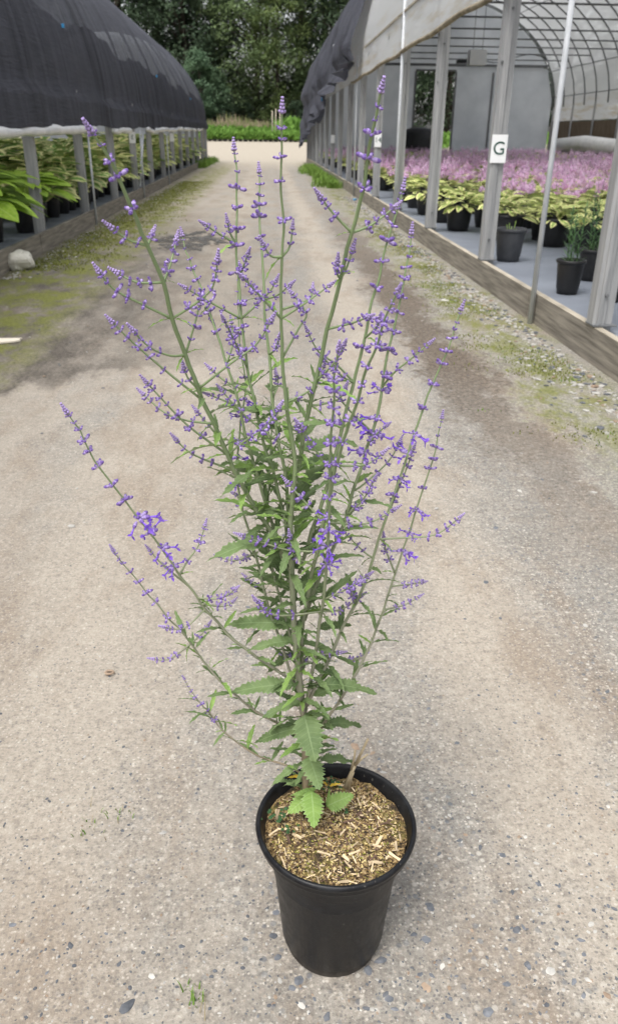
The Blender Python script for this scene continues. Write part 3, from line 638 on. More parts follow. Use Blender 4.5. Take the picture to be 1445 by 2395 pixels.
# upright narrow-leaved young plants
def spiky(loc, seed, h, label):
    r = random.Random(seed); e = empty('young_upright_plant', loc); link('pot', pot24, e); o = MB()
    for s in range(3):
        a = s*2.1; bx, by = .035*math.cos(a), .035*math.sin(a); hh = h*r.uniform(.75, 1.05)
        o.tube([(bx, by, .2), (bx*1.6, by*1.6, .2+hh*.6), (bx*1.5, by*1.5, .2+hh)], [.004, .003, .002], 4)
        for k in range(46):
            t = .05+.95*k/46; aa = k*2.4; d = Vector((math.cos(aa), math.sin(aa), .7)); b = Vector((bx*(1+.6*t), by*(1+.6*t), .2+hh*t)); w_ = Vector((-d.y, d.x, 0))*.004; l = .075*(1.1-.5*t)
            o.add([b-w_, b+w_, b+d*l*.6+w_, b+d*l*.6-w_, b+d*l], [(0, 1, 2, 3), (3, 2, 4)])
    link('stems', o.mesh('stems', M['spiky']), e); return tag(e, label, 'potted plant')
for i, (px, py, h, lab) in enumerate(((1332, 690, .5, 'young upright green plant in small black pot beside the conduit pole'), (1382, 658, .5, 'young upright green plant in small black pot behind a twin'), (1432, 708, .35, 'young upright green plant in small black pot half hidden by post'))):
    c = gp(px, py, .185); spiky((c.x, c.y+.08, .185), 300+i, h, lab)

# ------------------------------------------------------------------ background: bed, dry grass, trees
bd = MB(); quad = [(0, 0, 0), (.5, .15, .5), (0, .1, 1.), (-.5, .15, .5)]
def tuft(o, p, s, n, r, m=0):
    for _ in range(n):
        a = r.uniform(0, 6.283); t = r.uniform(-.9, .3); q = Vector(p)+Vector((r.gauss(0, s*.3), r.gauss(0, s*.3), r.uniform(.1, 1.)*s*.75))
        Mx = Matrix.Translation(q) @ Matrix.Rotation(a, 4, 'Z') @ Matrix.Rotation(t, 4, 'X') @ Matrix.Diagonal((s*.28,)*3+(1,)); o.add([Mx @ Vector(v) for v in quad], [(0, 1, 2, 3)], m)
sh_me = []
for i in range(3):
    o = MB(); tuft(o, (0, 0, .2), 1., 110, random.Random(i)); o.lathe([(.2, 0), (.24, .26), (.26, .28)], 8, 1); sh_me.append(o.mesh('shrub', [M['bed'], M['blackpot']], False))
k = 0
for i in range(34):
    x = -8.6+.42*i; y = 72.+.04*i+rnd.uniform(-.05, .05)
    o = tag(link('potted_shrub', sh_me[i % 3]), 'bright green potted shrub in the front row of the far bed', 'shrub', 'green shrubs edging the far bed'); o.location = (x, y, gz(y)); s = rnd.uniform(.62, .72); o.scale = (s, s, s); o.rotation_euler = (0, 0, rnd.uniform(0, 6))
for _ in range(900):
    x = rnd.uniform(-12, 9); y = rnd.uniform(72.6, 84); tuft(bd, (x, y, gz(y)), (.75+.045*(y-72))*rnd.uniform(.85, 1.15)*(1.6 if x > 1.5+.3*math.sin(y*3) and y > 77 else 1.), 16, rnd)
for _ in range(500):
    x = rnd.uniform(5, 40); y = rnd.uniform(60, 70); tuft(bd, (x, y, gz(y)), 1.1, 14, rnd)
tag(link('plant_bed', bd.mesh('plant_bed', M['bed'], False)), 'dense bed of bright green low plants before the trees', kind='stuff')
dg = MB()
for _ in range(2600):
    x = rnd.uniform(-14, 7); y = rnd.uniform(84.5, 90); h = (1.05+.75*nz((x, y, 0), .35)+rnd.uniform(-.35, .45)+.12*(y-85))*(1. if x < 2 else .8); lx = rnd.gauss(0, .3); w_ = rnd.uniform(.03, .08); k = 0 if rnd.random() < .55 else 1
    dg.add([(x-.02, y, gz(y)), (x+.02, y, gz(y)), (x+lx*.7+w_, y+rnd.gauss(0, .1), gz(y)+h*.75), (x+lx, y, gz(y)+h), (x+lx*.7-w_, y, gz(y)+h*.7)], [(0, 1, 2, 3, 4)], k)
tag(link('dry_grass', dg.mesh('dry_grass', [M['drygrass'], M['meadow']], False)), 'band of brownish seed grass behind the green bed', kind='stuff')
for i, (px, top) in enumerate(((637, 262), (645, 257), (655, 266))):
    b = atY(px, 310, 74); t = atY(px, top, 74); o = MB(); o.tube([(b.x, 74, gz(74)), (t.x, 74, t.z+.1)], .045, 6)
    tag(link('stake', o.mesh('stake', M['planktop'])), 'pale wooden stake standing in the green bed', 'stake', 'stakes in the far bed')

def tree_meshes(seed, h, rw, base, nclump, nleaf, ls, shape):
    r = random.Random(seed); cr = MB(); tr = MB()
    tr.tube([(0, 0, -.3), (.1, .05, h*.3), (-.1, .1, h*.6), (.05, 0, h*.92)], [h*.016, h*.013, h*.009, h*.003], 8)
    for i in range(nclump):
        t = r.random()**.85; z = base+(h-base)*t
        rad = rw*(shape(t))*(.35+.65*r.random()**.5); a = r.uniform(0, 6.283); c = Vector((rad*math.cos(a), rad*math.sin(a), z))
        if i % 3 == 0: tr.tube([(0, 0, max(1, z-rad*.5)), tuple(c*.5+Vector((0, 0, (z-rad*.3)*.5))), tuple(c)], [h*.004, h*.003, .02], 4)
        cs = rw*r.uniform(.14, .27)
        for _ in range(nleaf):
            d = Vector((r.gauss(0, 1), r.gauss(0, 1), r.gauss(0, .75)))*cs*.6; s = ls*r.uniform(.6, 1.3)
            Mx = Matrix.Translation(c+d) @ Matrix.Rotation(r.uniform(0, 6.28), 4, 'Z') @ Matrix.Rotation(r.uniform(-1.9, -.5), 4, 'X')
            cr.add([Mx @ Vector(v) for v in ((-.35*s, 0, 0), (.35*s, 0, 0), (.3*s, 0, s), (-.25*s, 0, s*.9))], [(0, 1, 2, 3)])
    return tr, cr
oval = lambda t: math.sin(math.pi*(.12+.83*t))**.7
cone = lambda t: (1-t)**.8*.95+.06
tmat = {k: mat('foliage '+k, a, b, .35, .8, transl=.5, perobj=.3) for k, a, b in (('dark green', (.09, .138, .088), (.135, .19, .115)), ('mid green', (.14, .195, .098), (.20, .265, .125)), ('yellowish green', (.19, .25, .10), (.26, .325, .135)), ('blue green', (.125, .20, .125), (.18, .265, .16)))}
TM = {}
for nm, sd_, h, rw, base, shp in (('o1', 1, 20, 5.2, 1.5, oval), ('o2', 2, 24, 5.6, 1.0, oval), ('c1', 3, 23, 4.4, 1.0, cone), ('s1', 4, 7.5, 2.1, .4, oval)):
    tr, cr = tree_meshes(sd_, h, rw, base, 150 if nm != 's1' else 60, 120, .27 if nm != 's1' else .22, shp); TM[nm] = (tr.mesh('trunk', M['bark']), cr)
crown_me = {}
def tree(x, y, nm, ck, s, label, group=None):
    e = empty('tree', (x, y, gz(y)), rnd.uniform(0, 6.3)); e.scale = (s, s, s*rnd.uniform(.95, 1.1)); link('trunk', TM[nm][0], e)
    if (nm, ck) not in crown_me: crown_me[nm, ck] = TM[nm][1].mesh('crown', tmat[ck], False)
    link('crown', crown_me[nm, ck], e); return tag(e, label, 'tree', group)
G1, G2, G3 = 'tall dark evergreen tree beyond the far bed', 'tall mid green leafy tree beyond the far bed', 'dark tree standing in the back row of the wood'
for x, y, nm, s in ((-15.5, 96, 'o2', 1.), (-11.8, 99, 'c1', 1.1), (-8.8, 97, 'o1', 1.05), (-5.9, 100, 'c1', 1.05), (6.3, 98, 'c1', 1.1), (9.5, 95, 'o1', 1.), (15, 97, 'o2', 1.), (20, 97, 'o1', 1.), (26, 96, 'o2', 1.), (-21, 97, 'o1', 1.), (33, 97, 'o1', 1.1), (40, 97, 'o2', 1.)):
    tree(x, y, nm, 'dark green', s, G1, 'dark trees beyond the far bed')
tree(-1.2, 95, 'o1', 'mid green', 1.0, 'broad olive green leafy tree standing where the track points', None)
tree(1.0, 93.5, 'o2', 'yellowish green', .62, 'lighter yellow green tree in front of the dark wood', None)
tree(3.6, 97, 'o2', 'mid green', 1., 'mid green leafy tree beside the lighter yellow green one', None)
for x, y, s in ((-6.9, 90.5, .95), (-5.5, 91, .78)): tree(x, y, 's1', 'blue green', s, 'small blue green young tree behind the dry grass', 'young blue green trees')
for x, y, s in ((-4.2, 91.5, .5), (4.5, 91, .6), (7, 90.5, .6), (-2.5, 92, .5), (2.8, 91.5, .5), (-9, 92, .7), (-11.5, 92, .7), (10, 91, .7)): tree(x, y, 's1', 'dark green', s, 'low dark bush at the foot of the wood', 'bushes at the foot of the wood')
for i in range(8):
    tree(-26+8.4*i+rnd.uniform(-1, 1), 108+rnd.uniform(-2, 3), ('o1', 'o2', 'c1')[i % 3], 'dark green', rnd.uniform(.9, 1.15), G3, 'back row of the wood')

# ------------------------------------------------------------------ grass and moss tufts, scraps on the track
def blades(o, p, n, h, sp_, r, m=0, w=.004):
    for _ in range(n):
        a = r.uniform(0, 6.283); b = Vector(p)+Vector((r.gauss(0, sp_), r.gauss(0, sp_), 0)); d = Vector((math.cos(a), math.sin(a), 0)); hh = h*r.uniform(.4, 1.1); s_ = Vector((-d.y, d.x, 0))*w
        o.add([b-s_, b+s_, b+d*hh*.25+s_*.7+Vector((0, 0, hh*.7)), b+d*hh*.25-s_*.7+Vector((0, 0, hh*.7)), b+d*hh*.6+Vector((0, 0, hh))], [(0, 1, 2, 3), (3, 2, 4)], m)
gt = MB()
for _ in range(260): y = rnd.uniform(23, 38); blades(gt, (RX-.12-abs(rnd.gauss(0, .22)), y, 0), 14, .22, .07, rnd, 0, .012)
for _ in range(1500): y = rnd.uniform(8.5, 26); x = -2.58+abs(rnd.gauss(0, .38)); blades(gt, (x, y, 0), 9, .024, .07, rnd, 1, .006)
for _ in range(1500): y = rnd.uniform(3.3, 14)**1.; x = 1.88-abs(rnd.gauss(0, .24)); n_ = nz((x*1.3, y*.8, 0), 1.4); (blades(gt, (x, y, 0), 9, .014, .045, rnd, 1 if rnd.random() < .9 else 0, .0035) if n_ > -.05 else None)
for _ in range(90): y = rnd.uniform(36, 46); blades(gt, (-2.75-rnd.random()*.5, y, 0), 12, .3, .1, rnd, 0, .02)
tag(link('verge_grass', gt.mesh('verge_grass', [M['grass'], M['weed']], False)), 'mossy grass growing along the foot of both kerbs', kind='stuff')
def weed(px, py, n, h, name, label, sp_=.012):
    p = gp(px, py); o = MB(); blades(o, (0, 0, 0), n, h, sp_, rnd, 0, .0016); blades(o, (.01, 0, 0), n//2, h*1.5, sp_*1.2, rnd, 1, .0009)
    e = link(name, o.mesh(name, [M['grass'], M['drygrass']], False)); e.location = (p.x, p.y, 0); tag(e, label, 'weed')
weed(462, 2335, 16, .024, 'weed', 'small green and red grass weed growing left of the pot')
weed(205, 1935, 12, .016, 'weed', 'flat dusty weed tuft on bare ground left of pot', .018)
weed(285, 1905, 8, .012, 'weed', 'tiny dusty weed tuft beside a flat weed', .014)
p = gp(16, 632); o = MB(); b_ = bmesh.new(); bmesh.ops.create_icosphere(b_, subdivisions=3, radius=1)
o.add([tuple(v.co*(1+.22*nz(v.co, 1.3, 5)+.10*nz(v.co, 4., 2))) for v in b_.verts], [tuple(v.index for v in f.verts) for f in b_.faces]); b_.free(); o.v = [(x*.15, y*.13, z*.115) for x, y, z in o.v]; e = link('white_rock', o.mesh('white_rock', M['stD'], False)); e.location = (p.x+.13, p.y+.05, .085); tag(e, 'rounded white rock lying by the left kerb', 'rock')
p = gp(15, 800); o = MB(); b = []
for i, (x, y) in enumerate(((-.16, -.05), (-.02, -.07), (.07, -.03), (.10, .0), (.08, .03), (.095, .06), (0, .055), (-.15, .06))): b.append((x, y))
o.add([(x, y, .002) for x, y in b]+[(x, y, .012) for x, y in b], [tuple(range(8))[::-1], tuple(range(8, 16))]+[(i, (i+1) % 8, 8+(i+1) % 8, 8+i) for i in range(8)]); e = link('board_scrap', o.mesh('board_scrap', M['card'], False)); e.location = (p.x, p.y, .003); tag(e, 'flat pale broken board scrap on the damp track edge', 'scrap')
p = gp(829, 470); o = MB(); o.mb(stone_mb(77, .5), Matrix.Diagonal((.06, .05, .06, 1))); e = link('blue_scrap', o.mesh('blue_scrap', M['bluestrap'], False)); e.location = (p.x, p.y, .03); tag(e, 'small blue plastic scrap at the right kerb', 'scrap')
p = gp(258, 1578); o = MB(); o.tube([(.011*math.cos(k*.55), .009*math.sin(k*.55), .003+.0005*k) for k in range(12)], [.002+.002*math.sin(k*.26) for k in range(12)], 5); e = link('dry_leaf', o.mesh('dry_leaf', M['stC'])); e.location = (p.x, p.y, .002); tag(e, 'curled brown dry leaf on the bare track', 'leaf')
# ------------------------------------------------------------------ the potted sage
PC = Vector((.1, .94, 0)); SZ = .270
hero = tag(empty('potted_sage', PC), 'tall lavender flowered sage with serrated leaves in a black pot', 'potted plant')
pot = MB(); pot.lathe([(0, .004), (.078, .004), (.081, .0), (.083, .004), (.0815, .018), (.0895, .026), (.1055, .214), (.1075, .217), (.108, .233), (.111, .242), (.119, .252), (.1255, .257), (.1285, .262), (.1285, .270), (.1315, .272), (.1325, .278), (.130, .2825), (.126, .2825), (.1235, .278), (.1195, .262), (.1165, .252), (.107, .228), (.105, .19)], 72)
def heropot():
    x = N('moulded black pot'); x.rough(.4); x.b.inputs['Specular IOR Level'].default_value = .28
    v = x.pos((1, 1, 1)); dust = x.ramp(x.noise(v, 22., 6, .7), [(.45, 0.), (.75, 1.)]); sc = x.ramp(x.noise(x.pos((6, 6, 40)), 6., 3, .6), [(.70, 0.), (.74, 1.)])
    sp = x.n('SeparateXYZ'); x.l(x.n('NewGeometry').outputs['Position'], sp.inputs[0])
    c = x.mix(x.math('MULTIPLY', dust, .8), (.0055, .0058, .0075), (.025, .026, .028)); c = x.mix(x.math('MULTIPLY', sc, .3), c, (.12, .12, .12)); c = x.mix(x.math('MULTIPLY', x.ramp(x.math('ADD', x.math('MULTIPLY', sp.outputs[2], 8.), x.math('MULTIPLY', x.noise(v, 55., 7, .8), .9)), [(.35, .55), (.75, 0.)]), 1.), c, (.10, .085, .07)); c = x.mix(x.ramp(x.noise(x.pos((3, 3, 1)), 90., 3, .5), [(.70, 0.), (.73, .5)]), c, (.14, .13, .115))
    x.col(c); x.l(x.math('MULTIPLY_ADD', dust, .25, .36), x.b.inputs['Roughness']); x.bump(x.noise(v, 60., 5), .08, .002); return x.m
link('pot', pot.mesh('pot', heropot()), hero)
so = MB(); n = 40; nr = 14
def sz(x, y): return SZ-.012+.010*nz((x, y, 0), 22.)+.009*nz((x, y, 3), 70.)
pts = [(0, 0, sz(0, 0))]+[(.1185*j/nr*math.cos(2*math.pi*k/n), .1185*j/nr*math.sin(2*math.pi*k/n), sz(.1185*j/nr*math.cos(2*math.pi*k/n), .1185*j/nr*math.sin(2*math.pi*k/n))) for j in range(1, nr+1) for k in range(n)]
so.add(pts, [(0, 1+k, 1+(k+1) % n) for k in range(n)]+[(1+(j-1)*n+k, 1+j*n+k, 1+j*n+(k+1) % n, 1+(j-1)*n+(k+1) % n) for j in range(1, nr) for k in range(n)])
def mulch():
    x = N('mulch'); x.rough(.95); v = x.pos(); f = x.noise(v, 170., 5, .7); b = x.noise(v, 28., 4)
    c = x.ramp(f, [(.40, (.022, .015, .009)), (.48, (.16, .10, .04)), (.54, (.40, .265, .11)), (.66, (.62, .48, .27))])
    c = x.mix(x.ramp(b, [(.52, 0.), (.66, .7)]), c, (.17, .16, .03)); c = x.mix(x.ramp(x.noise(v, 40., 3), [(.34, .85), (.44, 0.)]), c, (.045, .03, .02)); x.col(c); x.bump(f, 1., .01); return x.m
soil = link('mulch', so.mesh('mulch', mulch()), hero)
chip_me = []
for i in range(6):
    r = random.Random(500+i); o = MB(); vs = []
    for sx in (-1, 0, 1):
        for sy in (-1, 1):
            for s_ in (-1, 1): vs.append((sx+r.uniform(-.12, .12), sy*r.uniform(.1, .24), s_*r.uniform(.05, .1)+.1*(1-abs(sx))*r.uniform(-1, 1)))
    o.add(vs, [(a*4+p, a*4+q, a*4+4+q, a*4+4+p) for a in (0, 1) for p, q in ((0, 1), (1, 3), (3, 2), (2, 0))]+[(0, 2, 3, 1), (8, 9, 11, 10)])
    chip_me.append([o.mesh('wood_chip', M[k], False) for k in ('chipA', 'chipC')])
def inpot():
    while True:
        a, q = rnd.uniform(0, 6.283), math.sqrt(rnd.random())*.108; x, y = q*math.cos(a), q*math.sin(a); return x, y
for i in range(280):
    x, y = inpot(); L = rnd.choice((.0025, .003, .003, .003, .004, .004, .005, .006, .007, .009, .011))
    link('wood_chip', chip_me[i % 6][1 if rnd.random() < .35 else 0], soil, Matrix.Translation((x, y, sz(x, y)+.0035)) @ Matrix.Rotation(rnd.uniform(0, 6.3), 4, 'Z') @ Matrix.Rotation(rnd.gauss(0, .3), 4, 'Y') @ Matrix.Diagonal((L, L*rnd.uniform(.6, 1.3), L, 1)))
cr = MB()
for _ in range(3000):
    x, y = inpot(); s_ = rnd.uniform(.0007, .0022); cr.mb(SM[rnd.randrange(5)], Matrix.Translation((x, y, sz(x, y)+.0012)) @ Matrix.Rotation(rnd.uniform(0, 6), 4, 'Z') @ Matrix.Diagonal((s_*1.5, s_, s_*1.6, 1))); k = rnd.choice((0, 0, 0, 1, 1, 2, 2, 3)); cr.m[-20:] = [k]*20
tag(link('mulch_crumbs', cr.mesh('mulch_crumbs', [M['chipB'], M['chipA'], M['chipC'], M['moss']], False), soil), kind='stuff')
clover = MB(); cl = leaf_mb(1, .45, droop=.2, n=4)
for cx, cy, nn in ((-.092, .018, 16), (-.075, -.005, 8), (.02, .03, 8), (-.02, .085, 14), (.0, .09, 10)):
    for _ in range(nn):
        b = Vector((cx+rnd.gauss(0, .009), cy+rnd.gauss(0, .008), SZ+rnd.uniform(0, .012))); a = rnd.uniform(0, 6.3); clover.mb(cl, leafM(b, Vector((math.cos(a), math.sin(a), .3)), Vector((0, 0, 1)), rnd.uniform(.005, .009)))
o = link('clover', clover.mesh('clover', leafmat('dark clover', (.04, .10, .04), (.07, .15, .06), (.1, .2, .1), (.1, .18, .08), 0.)), soil); o['kind'] = 'stuff'
# old pruned stubs
o = MB(); b = atY(800, 1850, 1.0); b.z = SZ-.01; b.y = 1.02; b = Vector((b.x, 1.02, SZ-.01)); T = lambda px, py, Y=1.02: atY(px, py, Y)
fork = T(830, 1790); o.tube([T(808, 1842), T(818, 1815), fork], [.004, .0035, .003], 6); o.tube([fork, T(850, 1750), T(860, 1728)], [.0028, .0022, .002], 6); o.tube([fork, T(845, 1775), T(860, 1764)], [.0025, .002, .0018], 6); o.tube([T(822, 1800), T(829, 1770), T(830, 1755)], [.0025, .002, .0018], 6); o.tube([T(815, 1845), T(822, 1815), T(826, 1806)], [.003, .0025, .0025], 6)
part('old_stub', o, mat('dead stem', (.30, .24, .15), (.42, .35, .24), 60., .8), hero)

YR = .985                                       # forward distance of the root
def path3(px, dY, base_k=1.5):
    """photo points, tip first; the stem leans dY towards or away from the camera at its tip"""
    n = len(px); L = [0.]
    for i in range(n-1, 0, -1): L.append(L[-1]+math.hypot(px[i][0]-px[i-1][0], px[i][1]-px[i-1][1]))
    L = L[::-1]; T_ = L[0]; return [atY(x, y, YR+dY*(l/T_)**base_k) for (x, y), l in zip(px, L)]
def smooth(P, sub=3):
    out = []
    for i in range(len(P)-1):
        p0, p1, p2, p3 = P[max(i-1, 0)], P[i], P[i+1], P[min(i+2, len(P)-1)]
        for k in range(sub):
            t = k/sub; out.append(.5*((2*p1)+(p2-p0)*t+(2*p0-5*p1+4*p2-p3)*t*t+(3*p1-p0-3*p2+p3)*t**3))
    out.append(P[-1]); return out
def bud(o, b, d, L, r, m=0, mt=1, n=6):
    d = d.normalized(); a = d.orthogonal().normalized(); c = d.cross(a); vs = []
    for t, q in ((0, .35), (.25, .85), (.6, 1.), (.85, .75)):
        for k in range(n): an = 6.2832*k/n; vs.append(b+d*L*t+(a*math.cos(an)+c*math.sin(an))*r*q)
    vs.append(b+d*L); fs = [(i*n+k, i*n+(k+1) % n, (i+1)*n+(k+1) % n, (i+1)*n+k) for i in range(3) for k in range(n)]
    o.add(vs, fs[:2*n], m); off = len(o.v)-len(vs)
    for f in fs[2*n:]+[(3*n+k, 3*n+(k+1) % n, 4*n) for k in range(n)]: o.f.append(tuple(i+off for i in f)); o.m.append(mt)
def flower(o, b, d, s):
    d = d.normalized(); sd_ = d.cross(Vector((0, 0, 1))).normalized(); up = sd_.cross(d)
    o.tube([b, b+d*s*.5, b+d*s], [s*.07, s*.1, s*.16], 6, 2, False); e = b+d*s
    for a, l, w_, dn in ((-1., .6, .2, .3), (-.35, .7, .2, .6), (.35, .7, .2, .6), (1., .6, .2, .3), (0, 1.0, .28, -.75)):
        dd = (d*.55+sd_*a+up*dn).normalized(); side = dd.cross(d+up*.3).normalized()*w_*s
        o.add([e, e+dd*l*s*.5+side, e+dd*l*s, e+dd*l*s*.5-side, e+dd*l*s*.45+d*.05*s], [(0, 1, 4), (1, 2, 4), (2, 3, 4), (3, 0, 4)], 2)
def whorl_mb(seed, nb, L, spread, opened=0, up=.25):
    r = random.Random(seed); o = MB()
    for s_ in (-1, 1):
        for i in range(nb):
            if r.random() < .12: continue
            a = (i-(nb-1)/2)*spread/max(1, nb-1)*1.6+r.uniform(-.15, .15); d = Vector((s_*math.cos(a), math.sin(a), r.uniform(up-.35, up+.35))); st = r.uniform(.0012, .0035)*L/.008
            b = d.normalized()*st; l = L*r.uniform(.75, 1.15); bud(o, b, d, l*1.1, l*.27)
            if i < opened and r.random() < .9: flower(o, b+d.normalized()*l*.8, d+Vector((0, 0, -.15)), .0092*r.uniform(.8, 1.2))
        bud(o, Vector((0, 0, 0)), Vector((s_*.9, r.uniform(-.6, .6), .9)), L*.7, L*.25, 0, 1)
    return o
WM = [M['calyx'], M['budtip'], M['petal']]
wh_s = [whorl_mb(i, 2, .0065, 1.4, 0, .55) for i in range(3)]; wh_m = [whorl_mb(10+i, 3, .0080, 1.5, 0, .3) for i in range(4)]; wh_l = [whorl_mb(20+i, 4, .0088, 1.7, 0, .1) for i in range(3)]; wh_o = [whorl_mb(30+i, 4, .0088, 1.8, 3, .05) for i in range(3)]
mesh_of = {id(w_): w_.mesh('flower_whorl', WM) for w_ in wh_s+wh_m+wh_l+wh_o}
def tipspike(seed):
    r = random.Random(seed); o = MB()
    for k in range(5):
        z = .0031*k-.004
        for q in range(4): a = k*.8+q*1.57; bud(o, Vector((0, 0, z)), Vector((math.cos(a), math.sin(a), .9+.35*k)), .0050*(1-.09*k), .0017*(1-.1*k), 0, 1, 5)
    return o
tipm = tipspike(1); tip_me = tipm.mesh('flower_tip', [M['tipbud'], M['calyx']])
def frameM(p, t, az, s): 
    t = t.normalized(); x = Vector((math.cos(az), math.sin(az), 0)); x = (x-t*x.dot(t)).normalized(); y = t.cross(x)
    return Matrix.Translation(p) @ Matrix(((x.x, y.x, t.x), (x.y, y.y, t.y), (x.z, y.z, t.z))).to_4x4() @ Matrix.Diagonal((s, s, s, 1))
def walk(P):
    L = [0.]
    for i in range(1, len(P)): L.append(L[-1]+(P[i]-P[i-1]).length)
    def at(l):
        for i in range(1, len(P)):
            if l <= L[i] or i == len(P)-1:
                k = (l-L[i-1])/max(1e-6, L[i]-L[i-1]); return P[i-1].lerp(P[i], k), (P[i-1]-P[i]).normalized()
    return at, L[-1]
narrow = [leaf_mb(1, .095, 7, .22, droop=d_, fold=.5, n=7, shape=.8, wave=.25) for d_ in (.1, .35, .6)]
serr = [leaf_mb(1, w_, 14, .26, droop=d_, fold=.45, n=14, shape=.72, wave=.3) for d_, w_ in ((.25, .11), (.55, .15))]
broad = [leaf_mb(1, .36, 10, .30, droop=.2, fold=.12, n=10, shape=.62, wave=.08)]
LM = {(k, m): l.mesh('leaf', M[m]) for k, l in (('n0', narrow[0]), ('n1', narrow[1]), ('n2', narrow[2]), ('s0', serr[0]), ('s1', serr[1]), ('b0', broad[0])) for m in ('sageleaf', 'sageold', 'sageyel')}
OFF = Matrix.Translation(-PC)
LEAVES = []; LRAW = dict(zip(('n0', 'n1', 'n2', 's0', 's1', 'b0'), narrow+serr+broad)); LMAT = ['sageleaf', 'sageold', 'sageyel']
def put_leaf(parent, b, d, up, s, kind='n1', m='sageleaf', roll=0.): LEAVES.append((s*(1.6 if kind[0] in 'sb' else 1.), len(LEAVES), parent, OFF @ leafM(b, d, up, s, roll), kind, m))

#        tip-first photo points, lean, base radius, tip radius, end of the flowering part (y), open-flower range, leafy from (y), whorl scale
STEMS = [
 ([(203, 288), (222, 318), (238, 342), (257, 378), (275, 415), (307, 487), (345, 575), (382, 660), (404, 745), (435, 830), (463, 910), (500, 990), (548, 1100), (596, 1186), (635, 1244), (665, 1300), (682, 1350)], -.20, .0042, .0017, 520, None, 930, .95, [(0, 315), (0, 340), (0, 377), (0, 413), (0, 488)]),
 ([(147, 952), (172, 990), (190, 1010), (222, 1078), (272, 1145), (330, 1217), (390, 1300), (420, 1345), (455, 1385), (480, 1425), (510, 1458), (545, 1495), (600, 1535), (650, 1570), (690, 1600), (705, 1650)], -.06, .0032, .0011, 1340, (1195, 1345), 1420, 1., None),
 ([(258, 1278), (280, 1310), (312, 1345), (345, 1390), (370, 1412), (395, 1445), (425, 1475), (440, 1495), (465, 1530), (500, 1575), (550, 1625), (600, 1665), (650, 1690), (690, 1715), (712, 1740)], -.03, .0028, .0009, 1480, None, 1490, .85, None),
 ([(427, 1580), (445, 1610), (470, 1645), (490, 1665), (510, 1695), (540, 1725), (580, 1755), (620, 1775), (670, 1790), (712, 1815)], .01, .0022, .0008, 1700, None, 1640, .6, None),
 ([(548, 332), (551, 370), (553, 400), (553, 492), (553, 570), (556, 650), (565, 745), (575, 830), (590, 920), (608, 1000), (630, 1080), (650, 1150), (666, 1220), (676, 1290)], .06, .003, .0013, 830, None, 900, .95, None),
 ([(606, 387), (606, 430), (607, 488), (607, 528), (612, 600), (617, 700), (627, 800), (632, 880), (640, 960), (655, 1050), (668, 1130), (674, 1200)], .10, .003, .0012, 560, None, 860, .9, None),
 ([(659, 240), (657, 300), (655, 370), (658, 425), (662, 515), (660, 600), (656, 700), (657, 770), (662, 870), (667, 942), (679, 1004), (690, 1075), (687, 1130), (681, 1180), (679, 1230), (681, 1300), (689, 1480), (700, 1590), (710, 1680), (714, 1790), (717, 1890)], -.10, .0072, .0017, 530, None, 960, .95, [(0, 302), (0, 328), (0, 368), (0, 424), (0, 515)]),
 ([(895, 192), (885, 245), (878, 280), (860, 372), (848, 440), (822, 545), (795, 650), (765, 770), (745, 860), (725, 950), (710, 1020), (698, 1090), (684, 1160), (678, 1240)], -.16, .0042, .0017, 445, None, 900, .95, [(0, 250), (0, 282), (0, 314), (0, 370), (0, 440)]),
 ([(945, 425), (930, 480), (912, 545), (897, 600), (885, 655), (865, 725), (855, 790), (835, 860), (822, 915), (800, 1000), (775, 1100), (750, 1180), (720, 1270), (700, 1340)], .0, .0034, .0013, 830, None, 1000, .95, None),
 ([(937, 668), (918, 705), (893, 765), (878, 815), (858, 860), (845, 910), (822, 970), (803, 1030), (785, 1090), (770, 1160), (757, 1220), (740, 1290), (720, 1390), (707, 1480), (706, 1560)], -.22, .0036, .0013, 1130, None, 1180, .82, None),
 ([(965, 530), (957, 590), (948, 632), (930, 728), (918, 775), (905, 830), (895, 885), (885, 950), (860, 1045), (826, 1149), (801, 1232), (772, 1299), (740, 1370), (712, 1450)], .06, .0034, .0012, 1100, (880, 1095), 1130, 1., None),
 ([(1083, 710), (1062, 770), (1035, 845), (1000, 925), (968, 1020), (934, 1124), (886, 1261), (847, 1382), (801, 1465), (770, 1540), (740, 1600), (718, 1650)], .05, .0034, .0011, 1160, (990, 1155), 1330, .95, None),
 ([(1033, 965), (1025, 1010), (1015, 1055), (995, 1125), (970, 1205), (935, 1310), (905, 1400), (880, 1470), (860, 1520), (835, 1570), (800, 1630), (765, 1680), (728, 1740)], .08, .003, .001, 1330, (1190, 1335), 1400, .85, None),
 ([(790, 803), (785, 850), (782, 890), (780, 970), (775, 1020), (771, 1090), (770, 1190), (767, 1260), (762, 1350), (752, 1430), (738, 1530), (728, 1590), (714, 1660)], -.20, .0034, .0011, 1330, (1170, 1330), 1400, .88, None),
 ([(424, 537), (433, 583), (446, 606), (455, 640), (470, 672), (485, 707), (500, 757), (525, 832), (541, 886), (558, 950), (575, 1016), (598, 1100), (625, 1190), (655, 1290), (680, 1380)], .10, .003, .001, 800, None, 920, .8, None),
 ([(557, 615), (558, 700), (562, 800), (575, 900), (565, 985), (556, 1060), (556, 1140), (573, 1211), (596, 1294), (612, 1357), (627, 1415), (655, 1500), (690, 1600)], .12, .0028, .001, 1200, (900, 1180), 1260, .75, None),
 ([(645, 860), (640, 960), (632, 1060), (628, 1160), (625, 1250), (640, 1340), (662, 1425), (685, 1510)], .12, .0026, .001, 900, None, 960, .7, None),
]
stems = []
